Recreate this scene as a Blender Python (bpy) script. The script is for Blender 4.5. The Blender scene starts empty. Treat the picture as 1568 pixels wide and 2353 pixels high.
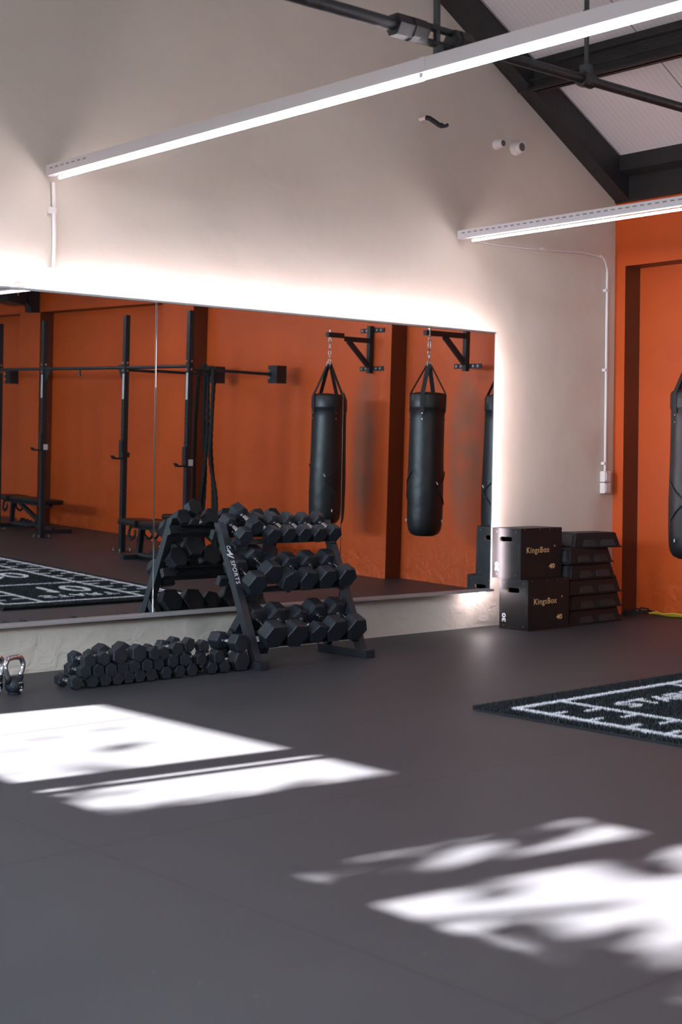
import bpy, bmesh, math, random
import numpy as np
from mathutils import Vector, Matrix, Euler
random.seed(7); rng = np.random.default_rng(7)
sc = bpy.context.scene
COL = sc.collection
PI = math.pi

# ------------------------------------------------------------------ camera, world, sun, exposure
FPX = 3303.4
R_ = Vector((0.74632245, -0.66556224, 0.00545036)); U_ = Vector((0.01744451, 0.02774595, 0.99946278)); F_ = Vector((0.66535591, 0.74582643, -0.03231783))
cam = bpy.data.cameras.new('camera'); cam_ob = bpy.data.objects.new('camera', cam); COL.objects.link(cam_ob)
cam.sensor_fit = 'HORIZONTAL'; cam.sensor_width = 24.0; cam.lens = FPX / 1568 * 24.0
cam_ob.matrix_world = Matrix(((R_.x, U_.x, -F_.x, -10.2087), (R_.y, U_.y, -F_.y, -7.8514), (R_.z, U_.z, -F_.z, 1.2889), (0, 0, 0, 1)))
cam.clip_end = 200
cam.dof.use_dof = True; cam.dof.focus_distance = 9.3; cam.dof.aperture_fstop = 3.2
sc.camera = cam_ob
vs = sc.view_settings
vs.view_transform = 'Standard'; vs.look = 'None'; vs.gamma = 1.0; vs.use_curve_mapping = False
vs.exposure = 0.0
SKY = 88.0; SUN = 245.0; TUBE = 38.0; STRIP = 150.0
world = bpy.data.worlds.new('world'); sc.world = world; world.use_nodes = True
wn = world.node_tree.nodes['Background']; wn.inputs[0].default_value = (0.66, 0.82, 1.0, 1); wn.inputs[1].default_value = SKY
SUN_DIR = Vector((1.0, -0.13, -0.504)).normalized()
sl = bpy.data.lights.new('sun', 'SUN'); sl.energy = SUN; sl.angle = math.radians(0.55); sl.color = (1.0, 0.91, 0.89)
so = bpy.data.objects.new('sun', sl); COL.objects.link(so); so.rotation_euler = SUN_DIR.to_track_quat('-Z', 'Y').to_euler()
so.location = (-20, 3, 9)
def portal(name, loc, rot, sx, sy):
    l = bpy.data.lights.new(name, 'AREA'); l.shape = 'RECTANGLE'; l.size = sx; l.size_y = sy; l.cycles.is_portal = True
    o = bpy.data.objects.new(name, l); COL.objects.link(o); o.location = loc; o.rotation_euler = rot
cy = sc.cycles
cy.max_bounces = 10; cy.diffuse_bounces = 5; cy.glossy_bounces = 5; cy.transparent_max_bounces = 12
cy.sample_clamp_indirect = 4.0; cy.blur_glossy = 0.5; cy.use_denoising = True
cy.caustics_reflective = True; cy.caustics_refractive = False

# ------------------------------------------------------------------ materials
def mat(name, col, rough=0.6, metal=0.0, spec=0.5, bump=None, var=None, coat=0):
    m = bpy.data.materials.new(name); m.use_nodes = True; nt = m.node_tree; b = nt.nodes['Principled BSDF']
    b.inputs['Base Color'].default_value = (*col, 1); b.inputs['Roughness'].default_value = rough
    b.inputs['Metallic'].default_value = metal; b.inputs['Specular IOR Level'].default_value = spec
    if coat: b.inputs['Coat Weight'].default_value = coat; b.inputs['Coat Roughness'].default_value = .2
    tc = nt.nodes.new('ShaderNodeTexCoord')
    if var:
        sc_, amt, det = var
        n = nt.nodes.new('ShaderNodeTexNoise'); n.inputs['Scale'].default_value = sc_; n.inputs['Detail'].default_value = det
        nt.links.new(tc.outputs['Object'], n.inputs['Vector'])
        r = nt.nodes.new('ShaderNodeMapRange'); r.inputs['From Min'].default_value = .3; r.inputs['From Max'].default_value = .7
        r.inputs['To Min'].default_value = 1 - amt; r.inputs['To Max'].default_value = 1 + amt
        nt.links.new(n.outputs['Fac'], r.inputs['Value'])
        mx = nt.nodes.new('ShaderNodeMix'); mx.data_type = 'RGBA'; mx.blend_type = 'MULTIPLY'; mx.inputs['Factor'].default_value = 1
        mx.inputs[6].default_value = (*col, 1); nt.links.new(r.outputs[0], mx.inputs[7]); nt.links.new(mx.outputs[2], b.inputs['Base Color'])
    if bump:
        sc_, st, det = bump
        n = nt.nodes.new('ShaderNodeTexNoise'); n.inputs['Scale'].default_value = sc_; n.inputs['Detail'].default_value = det
        nt.links.new(tc.outputs['Object'], n.inputs['Vector'])
        bp = nt.nodes.new('ShaderNodeBump'); bp.inputs['Strength'].default_value = st; bp.inputs['Distance'].default_value = .02
        nt.links.new(n.outputs['Fac'], bp.inputs['Height']); nt.links.new(bp.outputs[0], b.inputs['Normal'])
    return m
def emis(name, col, s):
    m = bpy.data.materials.new(name); m.use_nodes = True; nt = m.node_tree; nt.nodes.remove(nt.nodes['Principled BSDF'])
    e = nt.nodes.new('ShaderNodeEmission'); e.inputs[0].default_value = (*col, 1); e.inputs[1].default_value = s
    nt.links.new(e.outputs[0], nt.nodes['Material Output'].inputs[0]); return m

M = {}
M['rubber'] = mat('black_rubber', (.0115, .0150, .0195), .46, spec=.40, bump=(160, .25, 2))
M['chrome'] = mat('chrome', (.82, .82, .86), .13, 1.0)
M['zinc'] = mat('zinc', (.62, .64, .66), .3, 1.0)
M['steel_black'] = mat('black_powder_coat', (.016, .0185, .022), .42, spec=.40, bump=(300, .1, 1))
M['beam'] = mat('black_beam_paint', (.013, .013, .0135), .5, bump=(30, .25, 4), var=(4, .3, 3))
M['white_letter'] = mat('white_lettering', (.75, .75, .78), .5)
M['ply_black'] = mat('black_ply', (.0070, .0072, .008), .46, spec=.42, var=(8, .2, 3))
M['ply_wood'] = mat('bare_birch', (.42, .27, .15), .6)
M['wood_letter'] = mat('engraved_wood_lettering', (.62, .36, .16), .55, var=(30, .25, 2))
M['step'] = mat('step_plastic', (.010, .009, .0095), .45, spec=.3, bump=(400, .2, 1))
M['step_pad'] = mat('step_pad', (.022, .021, .022), .45, spec=.4, bump=(300, .4, 1))
M['leather'] = mat('bag_vinyl', (.011, .012, .0135), .40, bump=(9, .3, 2))
M['strap'] = mat('webbing_strap', (.010, .010, .012), .6, bump=(300, .4, 1))
M['pad'] = mat('bench_vinyl', (.010, .007, .0075), .42)
M['rope'] = mat('black_rope', (.012, .012, .013), .8, bump=(300, .5, 2))
M['white_pipe'] = mat('white_plastic', (.72, .66, .62), .45)
M['channel'] = mat('galvanised_white_channel', (.75, .71, .71), .45, .25)
M['slot'] = mat('slot_dark', (.10, .085, .085), .8); M['slot_grey'] = mat('slot_grey', (.30, .27, .27), .8)
M['frame'] = mat('mirror_frame_aluminium', (.40, .38, .375), .4, .3)
M['seam'] = mat('mirror_edge', (.75, .78, .80), .15, 1.0)
M['roof'] = mat('roof', (.62, .59, .59), .55)
M['yellow'] = mat('yellow_band', (.72, .50, .05), .5)
M['skin_white'] = mat('white_label', (.6, .6, .6), .5)
M['bark'] = mat('bark', (.12, .08, .05), .9)
M['leaf'] = mat('leaf', (.07, .14, .03), .6)
M['asphalt'] = mat('asphalt', (.12, .12, .12), .9)
M['white_frame'] = mat('window_paint', (.7, .7, .7), .5)
M['yarn_black'] = mat('turf_black', (.006, .010, .012), .5, spec=.5)
M['yarn_white'] = mat('turf_white', (.85, .82, .84), .6)
M['backing'] = mat('turf_backing', (.008, .01, .011), .9)
M['tube'] = emis('led_tube', (1.0, .895, .95), TUBE)
M['strip'] = emis('led_strip', (1.0, .845, .93), STRIP); M['side_strip'] = emis('led_side_strip', (1.0, .84, .91), 230.0)
M['bolt'] = mat('shiny_bolt', (.8, .78, .76), .2, 1.0)

# mirror
m = mat('mirror_glass', (.84, .86, .855), .0, 1.0); M['mirror'] = m
# window glass: clear sheet with a faint reflection
m = bpy.data.materials.new('window_glass'); m.use_nodes = True; nt = m.node_tree; nt.nodes.remove(nt.nodes['Principled BSDF'])
t_ = nt.nodes.new('ShaderNodeBsdfTransparent'); t_.inputs[0].default_value = (.93, .95, .95, 1)
g_ = nt.nodes.new('ShaderNodeBsdfGlossy'); g_.inputs['Roughness'].default_value = .02
mx = nt.nodes.new('ShaderNodeMixShader'); mx.inputs[0].default_value = .06
nt.links.new(t_.outputs[0], mx.inputs[1]); nt.links.new(g_.outputs[0], mx.inputs[2]); nt.links.new(mx.outputs[0], nt.nodes['Material Output'].inputs[0])
M['glass'] = m

def plaster(name, col, blot):
    m = bpy.data.materials.new(name); m.use_nodes = True; nt = m.node_tree; b = nt.nodes['Principled BSDF']; L = nt.links.new
    b.inputs['Roughness'].default_value = .62
    tc = nt.nodes.new('ShaderNodeTexCoord')
    n1 = nt.nodes.new('ShaderNodeTexNoise'); n1.inputs['Scale'].default_value = 1.3; n1.inputs['Detail'].default_value = 6
    n2 = nt.nodes.new('ShaderNodeTexNoise'); n2.inputs['Scale'].default_value = 9; n2.inputs['Detail'].default_value = 8; n2.inputs['Distortion'].default_value = .8
    mp = nt.nodes.new('ShaderNodeMapping'); mp.inputs['Scale'].default_value = (.8, 1, 1.1); L(tc.outputs['Object'], mp.inputs[0])
    L(tc.outputs['Object'], n1.inputs['Vector']); L(mp.outputs[0], n2.inputs['Vector'])
    rp = nt.nodes.new('ShaderNodeValToRGB'); rp.color_ramp.elements[0].position = .3; rp.color_ramp.elements[1].position = .7
    rp.color_ramp.elements[0].color = (*[c * (1 - blot) for c in col], 1); rp.color_ramp.elements[1].color = (*[min(1, c * (1 + blot)) for c in col], 1)
    L(n1.outputs['Fac'], rp.inputs[0])
    # lumpy plaster low on the wall, trowel marks higher up
    sx = nt.nodes.new('ShaderNodeSeparateXYZ'); L(tc.outputs['Object'], sx.inputs[0])
    mr = nt.nodes.new('ShaderNodeMapRange'); mr.inputs['From Min'].default_value = .05; mr.inputs['From Max'].default_value = .45
    mr.inputs['To Min'].default_value = 1.8; mr.inputs['To Max'].default_value = .22; L(sx.outputs['Z'], mr.inputs['Value'])
    bp = nt.nodes.new('ShaderNodeBump'); bp.inputs['Distance'].default_value = .012; L(n2.outputs['Fac'], bp.inputs['Height']); L(mr.outputs[0], bp.inputs['Strength'])
    n3 = nt.nodes.new('ShaderNodeTexNoise'); n3.inputs['Scale'].default_value = 2.2; n3.inputs['Detail'].default_value = 2; L(tc.outputs['Object'], n3.inputs['Vector'])
    bp2 = nt.nodes.new('ShaderNodeBump'); bp2.inputs['Strength'].default_value = .35; bp2.inputs['Distance'].default_value = .05
    L(n3.outputs['Fac'], bp2.inputs['Height']); L(bp.outputs[0], bp2.inputs['Normal'])
    L(bp2.outputs[0], b.inputs['Normal']); L(rp.outputs[0], b.inputs['Base Color'])
    return m, nt, b, rp, tc
M['beige'] = plaster('beige_plaster', (.655, .57, .475), .035)[0]
m, nt, b, rp, tc = plaster('orange_paint', (.51, .072, .006), .09); M['orange'] = m
b.inputs['Roughness'].default_value = .5
# grey rub marks left on the paint by the swinging bags
L = nt.links.new; last = rp.outputs[0]
for (yc, zc, ry, rz) in ((-2.47, 1.35, .24, .84), (-3.80, 1.38, .19, .86)):
    mp = nt.nodes.new('ShaderNodeMapping'); mp.vector_type = 'POINT'; mp.inputs['Location'].default_value = (0, -yc / ry, -zc / rz); mp.inputs['Scale'].default_value = (.05, 1 / ry, 1 / rz)
    L(tc.outputs['Object'], mp.inputs[0])
    nz = nt.nodes.new('ShaderNodeTexNoise'); nz.inputs['Scale'].default_value = 3.5; nz.inputs['Detail'].default_value = 4; L(tc.outputs['Object'], nz.inputs[0])
    ln = nt.nodes.new('ShaderNodeVectorMath'); ln.operation = 'LENGTH'; L(mp.outputs[0], ln.inputs[0])
    pw = nt.nodes.new('ShaderNodeMapRange'); pw.inputs['From Min'].default_value = .6; pw.inputs['From Max'].default_value = 1.15; pw.inputs['To Min'].default_value = .75; pw.inputs['To Max'].default_value = 0
    L(ln.outputs['Value'], pw.inputs['Value'])
    mu = nt.nodes.new('ShaderNodeMath'); mu.operation = 'MULTIPLY'; L(pw.outputs[0], mu.inputs[0])
    mr = nt.nodes.new('ShaderNodeMapRange'); mr.inputs['From Min'].default_value = .2; mr.inputs['From Max'].default_value = .55; L(nz.outputs['Fac'], mr.inputs['Value']); L(mr.outputs[0], mu.inputs[1])
    mx = nt.nodes.new('ShaderNodeMix'); mx.data_type = 'RGBA'; L(mu.outputs[0], mx.inputs['Factor']); L(last, mx.inputs[6]); mx.inputs[7].default_value = (.24, .10, .055, 1); last = mx.outputs[2]
L(last, b.inputs['Base Color'])

M['return_brown'] = mat('return_brown', (.105, .022, .005), .5, var=(3, .15, 3))
# rubber floor, 2 m rolls with thin joints and pale dust specks
m = bpy.data.materials.new('rubber_floor'); m.use_nodes = True; nt = m.node_tree; b = nt.nodes['Principled BSDF']; L = nt.links.new
tc = nt.nodes.new('ShaderNodeTexCoord'); sx = nt.nodes.new('ShaderNodeSeparateXYZ'); L(tc.outputs['Object'], sx.inputs[0])
def joint(sock, off, per, w):
    a = nt.nodes.new('ShaderNodeMath'); a.operation = 'ADD'; a.inputs[1].default_value = off; L(sock, a.inputs[0])
    p = nt.nodes.new('ShaderNodeMath'); p.operation = 'PINGPONG'; p.inputs[1].default_value = per / 2; L(a.outputs[0], p.inputs[0])
    c = nt.nodes.new('ShaderNodeMath'); c.operation = 'LESS_THAN'; c.inputs[1].default_value = w; L(p.outputs[0], c.inputs[0]); return c.outputs[0]
j1 = joint(sx.outputs['Y'], 1.72, 2.0, .0035); j2 = joint(sx.outputs['X'], 3.65, 4.0, .0025)
jm = nt.nodes.new('ShaderNodeMath'); jm.operation = 'MAXIMUM'; L(j1, jm.inputs[0]); L(j2, jm.inputs[1])
nz = nt.nodes.new('ShaderNodeTexNoise'); nz.inputs['Scale'].default_value = 1.1; nz.inputs['Detail'].default_value = 8; L(tc.outputs['Object'], nz.inputs[0])
rp = nt.nodes.new('ShaderNodeValToRGB'); rp.color_ramp.elements[0].position = .3; rp.color_ramp.elements[1].position = .72
rp.color_ramp.elements[0].color = (.034, .035, .040, 1); rp.color_ramp.elements[1].color = (.045, .0455, .050, 1); L(nz.outputs['Fac'], rp.inputs[0])
vo = nt.nodes.new('ShaderNodeTexVoronoi'); vo.inputs['Scale'].default_value = 7; L(tc.outputs['Object'], vo.inputs[0])
sp = nt.nodes.new('ShaderNodeMath'); sp.operation = 'LESS_THAN'; sp.inputs[1].default_value = .028; L(vo.outputs['Distance'], sp.inputs[0])
mx = nt.nodes.new('ShaderNodeMix'); mx.data_type = 'RGBA'; L(sp.outputs[0], mx.inputs['Factor']); L(rp.outputs[0], mx.inputs[6]); mx.inputs[7].default_value = (.13, .13, .14, 1)
mx2 = nt.nodes.new('ShaderNodeMix'); mx2.data_type = 'RGBA'; L(jm.outputs[0], mx2.inputs['Factor']); L(mx.outputs[2], mx2.inputs[6]); mx2.inputs[7].default_value = (.008, .008, .009, 1)
L(mx2.outputs[2], b.inputs['Base Color'])
b.inputs['Roughness'].default_value = .47; b.inputs['Specular IOR Level'].default_value = .5
n4 = nt.nodes.new('ShaderNodeTexNoise'); n4.inputs['Scale'].default_value = 220; L(tc.outputs['Object'], n4.inputs[0])
bp = nt.nodes.new('ShaderNodeBump'); bp.inputs['Strength'].default_value = .25; bp.inputs['Distance'].default_value = .004; L(n4.outputs['Fac'], bp.inputs['Height']); L(bp.outputs[0], b.inputs['Normal'])
M['floor'] = m
# ribbed roof liner
m = M['roof']; nt = m.node_tree; b = nt.nodes['Principled BSDF']; L = nt.links.new
tc = nt.nodes.new('ShaderNodeTexCoord'); sx = nt.nodes.new('ShaderNodeSeparateXYZ'); L(tc.outputs['Object'], sx.inputs[0])
a1 = nt.nodes.new('ShaderNodeMath'); a1.operation = 'PINGPONG'; a1.inputs[1].default_value = .025; L(sx.outputs['Y'], a1.inputs[0])
c1 = nt.nodes.new('ShaderNodeMath'); c1.operation = 'LESS_THAN'; c1.inputs[1].default_value = .004; L(a1.outputs[0], c1.inputs[0])
a2 = nt.nodes.new('ShaderNodeMath'); a2.operation = 'ADD'; a2.inputs[1].default_value = 1.16; L(sx.outputs['Y'], a2.inputs[0])
a3 = nt.nodes.new('ShaderNodeMath'); a3.operation = 'PINGPONG'; a3.inputs[1].default_value = .5; L(a2.outputs[0], a3.inputs[0])
c2 = nt.nodes.new('ShaderNodeMath'); c2.operation = 'LESS_THAN'; c2.inputs[1].default_value = .004; L(a3.outputs[0], c2.inputs[0])
mx = nt.nodes.new('ShaderNodeMix'); mx.data_type = 'RGBA'; L(c1.outputs[0], mx.inputs['Factor']); mx.inputs[6].default_value = (.70, .665, .665, 1); mx.inputs[7].default_value = (.62, .585, .585, 1)
mx2 = nt.nodes.new('ShaderNodeMix'); mx2.data_type = 'RGBA'; L(c2.outputs[0], mx2.inputs['Factor']); L(mx.outputs[2], mx2.inputs[6]); mx2.inputs[7].default_value = (.08, .07, .07, 1)
L(mx2.outputs[2], b.inputs['Base Color'])

# ------------------------------------------------------------------ helpers
def link(name, bm, m, parent=None, smooth=False, mw=None):
    me = bpy.data.meshes.new(name); bm.normal_update(); bm.to_mesh(me); bm.free()
    ms = m if isinstance(m, (list, tuple)) else [m]
    for x in ms: me.materials.append(M[x] if isinstance(x, str) else x)
    if smooth:
        for p in me.polygons: p.use_smooth = True
        if smooth != 'all':
            try: me.set_sharp_from_angle(angle=math.radians(38))
            except Exception: pass
    o = bpy.data.objects.new(name, me); COL.objects.link(o)
    if parent is not None: o.parent = parent
    if mw is not None: o.matrix_local = mw
    return o
def thing(name, label, cat, loc=(0, 0, 0), rot=(0, 0, 0), group=None):
    o = bpy.data.objects.new(name, None); COL.objects.link(o); o.location = loc; o.rotation_euler = rot; o.empty_display_size = .1
    o['label'] = label; o['category'] = cat
    if group: o['group'] = group
    return o
def tag(o, label, cat, group=None, kind=None):
    o['label'] = label; o['category'] = cat
    if group: o['group'] = group
    if kind: o['kind'] = kind
    return o
def struct(name, bm, m, smooth=False):
    o = link(name, bm, m, smooth=smooth); o['kind'] = 'structure'; return o
def box(bm, x0, x1, y0, y1, z0, z1, bev=0, mi=0, mtx=None):
    r = bmesh.ops.create_cube(bm, size=1); v = r['verts']
    S = Matrix.Translation(((x0 + x1) / 2, (y0 + y1) / 2, (z0 + z1) / 2)) @ Matrix.Diagonal((abs(x1 - x0), abs(y1 - y0), abs(z1 - z0), 1))
    bmesh.ops.transform(bm, matrix=S, verts=v)
    fs = {f for a in v for f in a.link_faces}
    for f in fs: f.material_index = mi
    if bev > 0:
        es = {e for a in v for e in a.link_edges}
        r2 = bmesh.ops.bevel(bm, geom=list(es), offset=bev, segments=2, affect='EDGES', profile=.7)
        for f in r2['faces']: f.material_index = mi
        v = list({a for f in r2['faces'] for a in f.verts} | {a for a in v if a.is_valid})
    if mtx is not None: bmesh.ops.transform(bm, matrix=mtx, verts=[a for a in v if a.is_valid])
    return v
def BM(): return bmesh.new()
def frame_from(d, up=Vector((0, 0, 1))):
    d = Vector(d).normalized()
    if abs(d.dot(up)) > .99: up = Vector((0, 1, 0))
    x = up.cross(d).normalized(); y = d.cross(x)
    return x, y, d
def cyl(bm, a, b, r, r2=None, n=16, cap=True):
    a = Vector(a); b = Vector(b); x, y, d = frame_from(b - a); r2 = r if r2 is None else r2
    A = [bm.verts.new(a + (x * math.cos(t) + y * math.sin(t)) * r) for t in [2 * PI * i / n for i in range(n)]]
    B = [bm.verts.new(b + (x * math.cos(t) + y * math.sin(t)) * r2) for t in [2 * PI * i / n for i in range(n)]]
    for i in range(n): bm.faces.new((A[i], A[(i + 1) % n], B[(i + 1) % n], B[i]))
    if cap: bm.faces.new(A[::-1]); bm.faces.new(B)
def beam(bm, a, b, w, h, up=(0, 0, 1), bev=0):
    a = Vector(a); b = Vector(b); x, y, d = frame_from(b - a, Vector(up))
    mt = Matrix(((x.x, y.x, d.x, a.x), (x.y, y.y, d.y, a.y), (x.z, y.z, d.z, a.z), (0, 0, 0, 1)))
    box(bm, -w / 2, w / 2, -h / 2, h / 2, 0, (b - a).length, bev, mtx=mt)
def lathe(bm, prof, n=24, axis='z', mtx=None):
    rings = []
    for r, z in prof:
        ring = []
        for i in range(n):
            t = 2 * PI * i / n; p = Vector((r * math.cos(t), r * math.sin(t), z))
            if axis == 'y': p = Vector((p.x, p.z, p.y))
            if mtx is not None: p = mtx @ p
            ring.append(bm.verts.new(p))
        rings.append(ring)
    for a, b in zip(rings, rings[1:]):
        for i in range(n): bm.faces.new((a[i], a[(i + 1) % n], b[(i + 1) % n], b[i]))
    bm.faces.new(rings[0][::-1]); bm.faces.new(rings[-1])
    bmesh.ops.recalc_face_normals(bm, faces=bm.faces[:])
def prism(bm, pts, d):
    """closed outline pts (3D) pushed along vector d"""
    d = Vector(d); A = [bm.verts.new(Vector(p)) for p in pts]; B = [bm.verts.new(Vector(p) + d) for p in pts]; n = len(pts)
    bm.faces.new(A); bm.faces.new(B[::-1])
    for i in range(n): bm.faces.new((A[i], B[i], B[(i + 1) % n], A[(i + 1) % n]))
    bmesh.ops.recalc_face_normals(bm, faces=bm.faces[:])
def tube(bm, pts, r, n=10, lobes=0, twist=0, closed=False, flat=1.0):
    pts = [Vector(p) for p in pts]; rings = []; N = len(pts); up = Vector((0, 0, 1)); s = 0; px = None
    for i, p in enumerate(pts):
        if closed: d = pts[(i + 1) % N] - pts[i - 1]
        else: d = pts[min(i + 1, N - 1)] - pts[max(i - 1, 0)]
        d.normalize()
        if px is None: x, y, _ = frame_from(d)
        else:
            x = px - d * px.dot(d); x.normalize(); y = d.cross(x)
        px = x
        if i: s += (p - pts[i - 1]).length
        ring = []
        for k in range(n):
            t = 2 * PI * k / n; rr = r * (1 + (.16 * math.cos(lobes * t + s * twist) if lobes else 0))
            ring.append(bm.verts.new(p + x * math.cos(t) * rr + y * math.sin(t) * rr * flat))
        rings.append(ring)
    pr = list(zip(rings, rings[1:]))
    if closed: pr.append((rings[-1], rings[0]))
    for a, b in pr:
        for k in range(n): bm.faces.new((a[k], a[(k + 1) % n], b[(k + 1) % n], b[k]))
    if not closed: bm.faces.new(rings[0][::-1]); bm.faces.new(rings[-1])
def spline(ctrl, n=12):
    P = [Vector(p) for p in ctrl]; P = [P[0] * 2 - P[1]] + P + [P[-1] * 2 - P[-2]]; out = []
    for i in range(1, len(P) - 2):
        for k in range(n):
            t = k / n; a, b_, c, d = P[i - 1:i + 3]
            out.append(.5 * ((2 * b_) + (c - a) * t + (2 * a - 5 * b_ + 4 * c - d) * t * t + (3 * b_ - a - 3 * c + d) * t ** 3))
    out.append(P[-2]); return out
def text_obj(name, s, size, m, parent, origin, xdir, ydir, shear=0, ext=.0008, sx=1.0, align='LEFT', bold=0.0):
    cu = bpy.data.curves.new(name, 'FONT'); cu.body = s; cu.size = size; cu.extrude = ext; cu.shear = shear; cu.align_x = align; cu.offset = bold
    cu.resolution_u = 3; cu.space_character = 1.12 if s in ('KingsBox', 'SPORTS') else 1.0
    t = bpy.data.objects.new(name, cu); COL.objects.link(t)
    dg = bpy.context.evaluated_depsgraph_get(); me = bpy.data.meshes.new_from_object(t.evaluated_get(dg))
    bpy.data.objects.remove(t); me.materials.clear(); me.materials.append(M[m])
    o = bpy.data.objects.new(name, me); COL.objects.link(o); o.parent = parent
    x = Vector(xdir).normalized(); y = Vector(ydir).normalized(); z = x.cross(y)
    Mx = Matrix(((x.x, y.x, z.x, origin[0]), (x.y, y.y, z.y, origin[1]), (x.z, y.z, z.z, origin[2]), (0, 0, 0, 1)))
    me.transform(Mx @ Matrix.Diagonal((sx, 1, 1, 1)))
    return o

# ------------------------------------------------------------------ building shell
XL = -11.3; YF = -13.0; EAVE = 3.885; SL = .53; RX = XL / 2
def roofz(x): return EAVE + SL * min(-x, x - XL)
b = BM(); box(b, XL - .2, .42, YF - .2, .2, -.15, 0); struct('floor', b, 'floor')
b = BM(); prism(b, [(XL - .2, 0, -.1), (.42, 0, -.1), (.42, 0, 4.0), (RX, 0, roofz(RX) + .15), (XL - .2, 0, 4.0)], (0, .2, 0)); struct('wall_back', b, 'beige')
# right wall with three shallow recesses: a back slab at the recess depth, and the projecting parts in front of it
b = BM()
DR = .214; ZR = 3.036
box(b, DR, .42, YF, 0, -.1, 3.9)                                   # back of the recesses
box(b, 0, DR, YF, 0, ZR, 3.9)                                      # lintel band over the recesses
for y0, y1 in ((-.111, 0), (-4.02, -3.40), (-7.78, -7.07), (-11.45, -10.84)):
    box(b, 0, DR, y0, y1, -.1, ZR)
b.normal_update()
for f in b.faces:                                                   # the returns of the recesses take a darker brown than the faces
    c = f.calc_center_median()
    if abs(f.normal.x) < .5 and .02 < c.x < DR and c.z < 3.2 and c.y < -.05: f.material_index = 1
struct('wall_right', b, ['orange', 'return_brown'])
# left wall with window openings; the third is added for extra sky light
WIN = [(-2.88, -.55, 1.995, 2.735), (-6.45, -3.80, 1.995, 2.735), (-9.0, -8.0, 1.995, 2.735)]
b = BM(); ys = [0.0]
for (y0, y1, z0, z1) in WIN: ys += [y1, y0]
ys.append(YF)
for k in range(0, len(ys), 2): box(b, XL - .2, XL, ys[k + 1], ys[k], -.1, 3.9)
for (y0, y1, z0, z1) in WIN:
    box(b, XL - .2, XL, y0, y1, -.1, z0); box(b, XL - .2, XL, y0, y1, z1, 3.9)
struct('wall_left', b, 'beige')
for k, (y0, y1, z0, z1) in enumerate(WIN):
    b = BM(); f = .018; xa, xb = XL - .13, XL - .08
    box(b, xa, xb, y0, y1, z0, z0 + f); box(b, xa, xb, y0, y1, z1 - f, z1); box(b, xa, xb, y0, y0 + f, z0, z1); box(b, xa, xb, y1 - f, y1, z0, z1)
    bars = [(-2.33, -2.15), (-2.425, -2.37)] if k == 0 else ([] if k == 1 else [(-8.53, -8.47)])
    for a, c in bars: box(b, xa, xb, a, c, z0 + f, z1 - f)
    w = struct('window_%d' % (k + 1), b, 'white_frame')
    b = BM(); box(b, XL - .108, XL - .102, y0 + f, y1 - f, z0 + f, z1 - f); link('window_pane', b, 'glass', w)
    portal('daylight_portal', (XL - .02, (y0 + y1) / 2, (z0 + z1) / 2), (0, -PI / 2, 0), z1 - z0, y1 - y0)
# front wall behind camera; small high gable window added to brighten upper wall
GX0, GX1, GZ0, GZ1 = -6.75, -4.55, 4.6, 5.2
b = BM(); box(b, XL - .2, .42, YF - .2, YF, -.1, GZ0 - .9)
prism(b, [(XL - .2, YF, GZ0 - .9), (GX0, YF, GZ0 - .9), (GX0, YF, roofz(GX0) + .1), (XL - .2, YF, 3.95)], (0, -.2, 0)); prism(b, [(.42, YF, GZ0 - .9), (GX1, YF, GZ0 - .9), (GX1, YF, roofz(GX1) + .1), (.42, YF, 3.8)], (0, -.2, 0))
box(b, GX0, GX1, YF - .2, YF, GZ0 - .9, GZ0)
prism(b, [(GX0, YF, GZ1), (GX1, YF, GZ1), (GX1, YF, roofz(GX1) + .1), (RX, YF, roofz(RX) + .1), (GX0, YF, roofz(GX0) + .1)], (0, -.2, 0)); struct('wall_front', b, 'beige')
b = BM()
for xx in (GX0 + .03, RX, GX1 - .03): box(b, xx - .03, xx + .03, YF - .12, YF - .06, GZ0, GZ1)
box(b, GX0, GX1, YF - .12, YF - .06, GZ0, GZ0 + .05); box(b, GX0, GX1, YF - .12, YF - .06, GZ1 - .05, GZ1)
w = struct('window_4', b, 'white_frame'); b = BM(); box(b, GX0, GX1, YF - .093, YF - .087, GZ0 + .05, GZ1 - .05); link('window_pane', b, 'glass', w)
portal('daylight_portal', ((GX0 + GX1) / 2, YF - .02, (GZ0 + GZ1) / 2), (-PI / 2, 0, 0), GX1 - GX0, GZ1 - GZ0)
b = BM()
prism(b, [(.42, 0.2, roofz(0) - SL * .42), (RX, .2, roofz(RX)), (RX, .2, roofz(RX) + .12), (.42, .2, roofz(0) + .12 - SL * .42)], (0, YF - .6, 0))
prism(b, [(XL - .3, 0.2, roofz(XL) - SL * .3), (RX, .2, roofz(RX)), (RX, .2, roofz(RX) + .12), (XL - .3, .2, roofz(XL) + .12 - SL * .3)], (0, YF - .6, 0))
struct('ceiling', b, 'roof')
b = BM(); box(b, -60, 40, -60, 40, -.2, -.16); o = struct('ground', b, 'asphalt')
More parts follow.
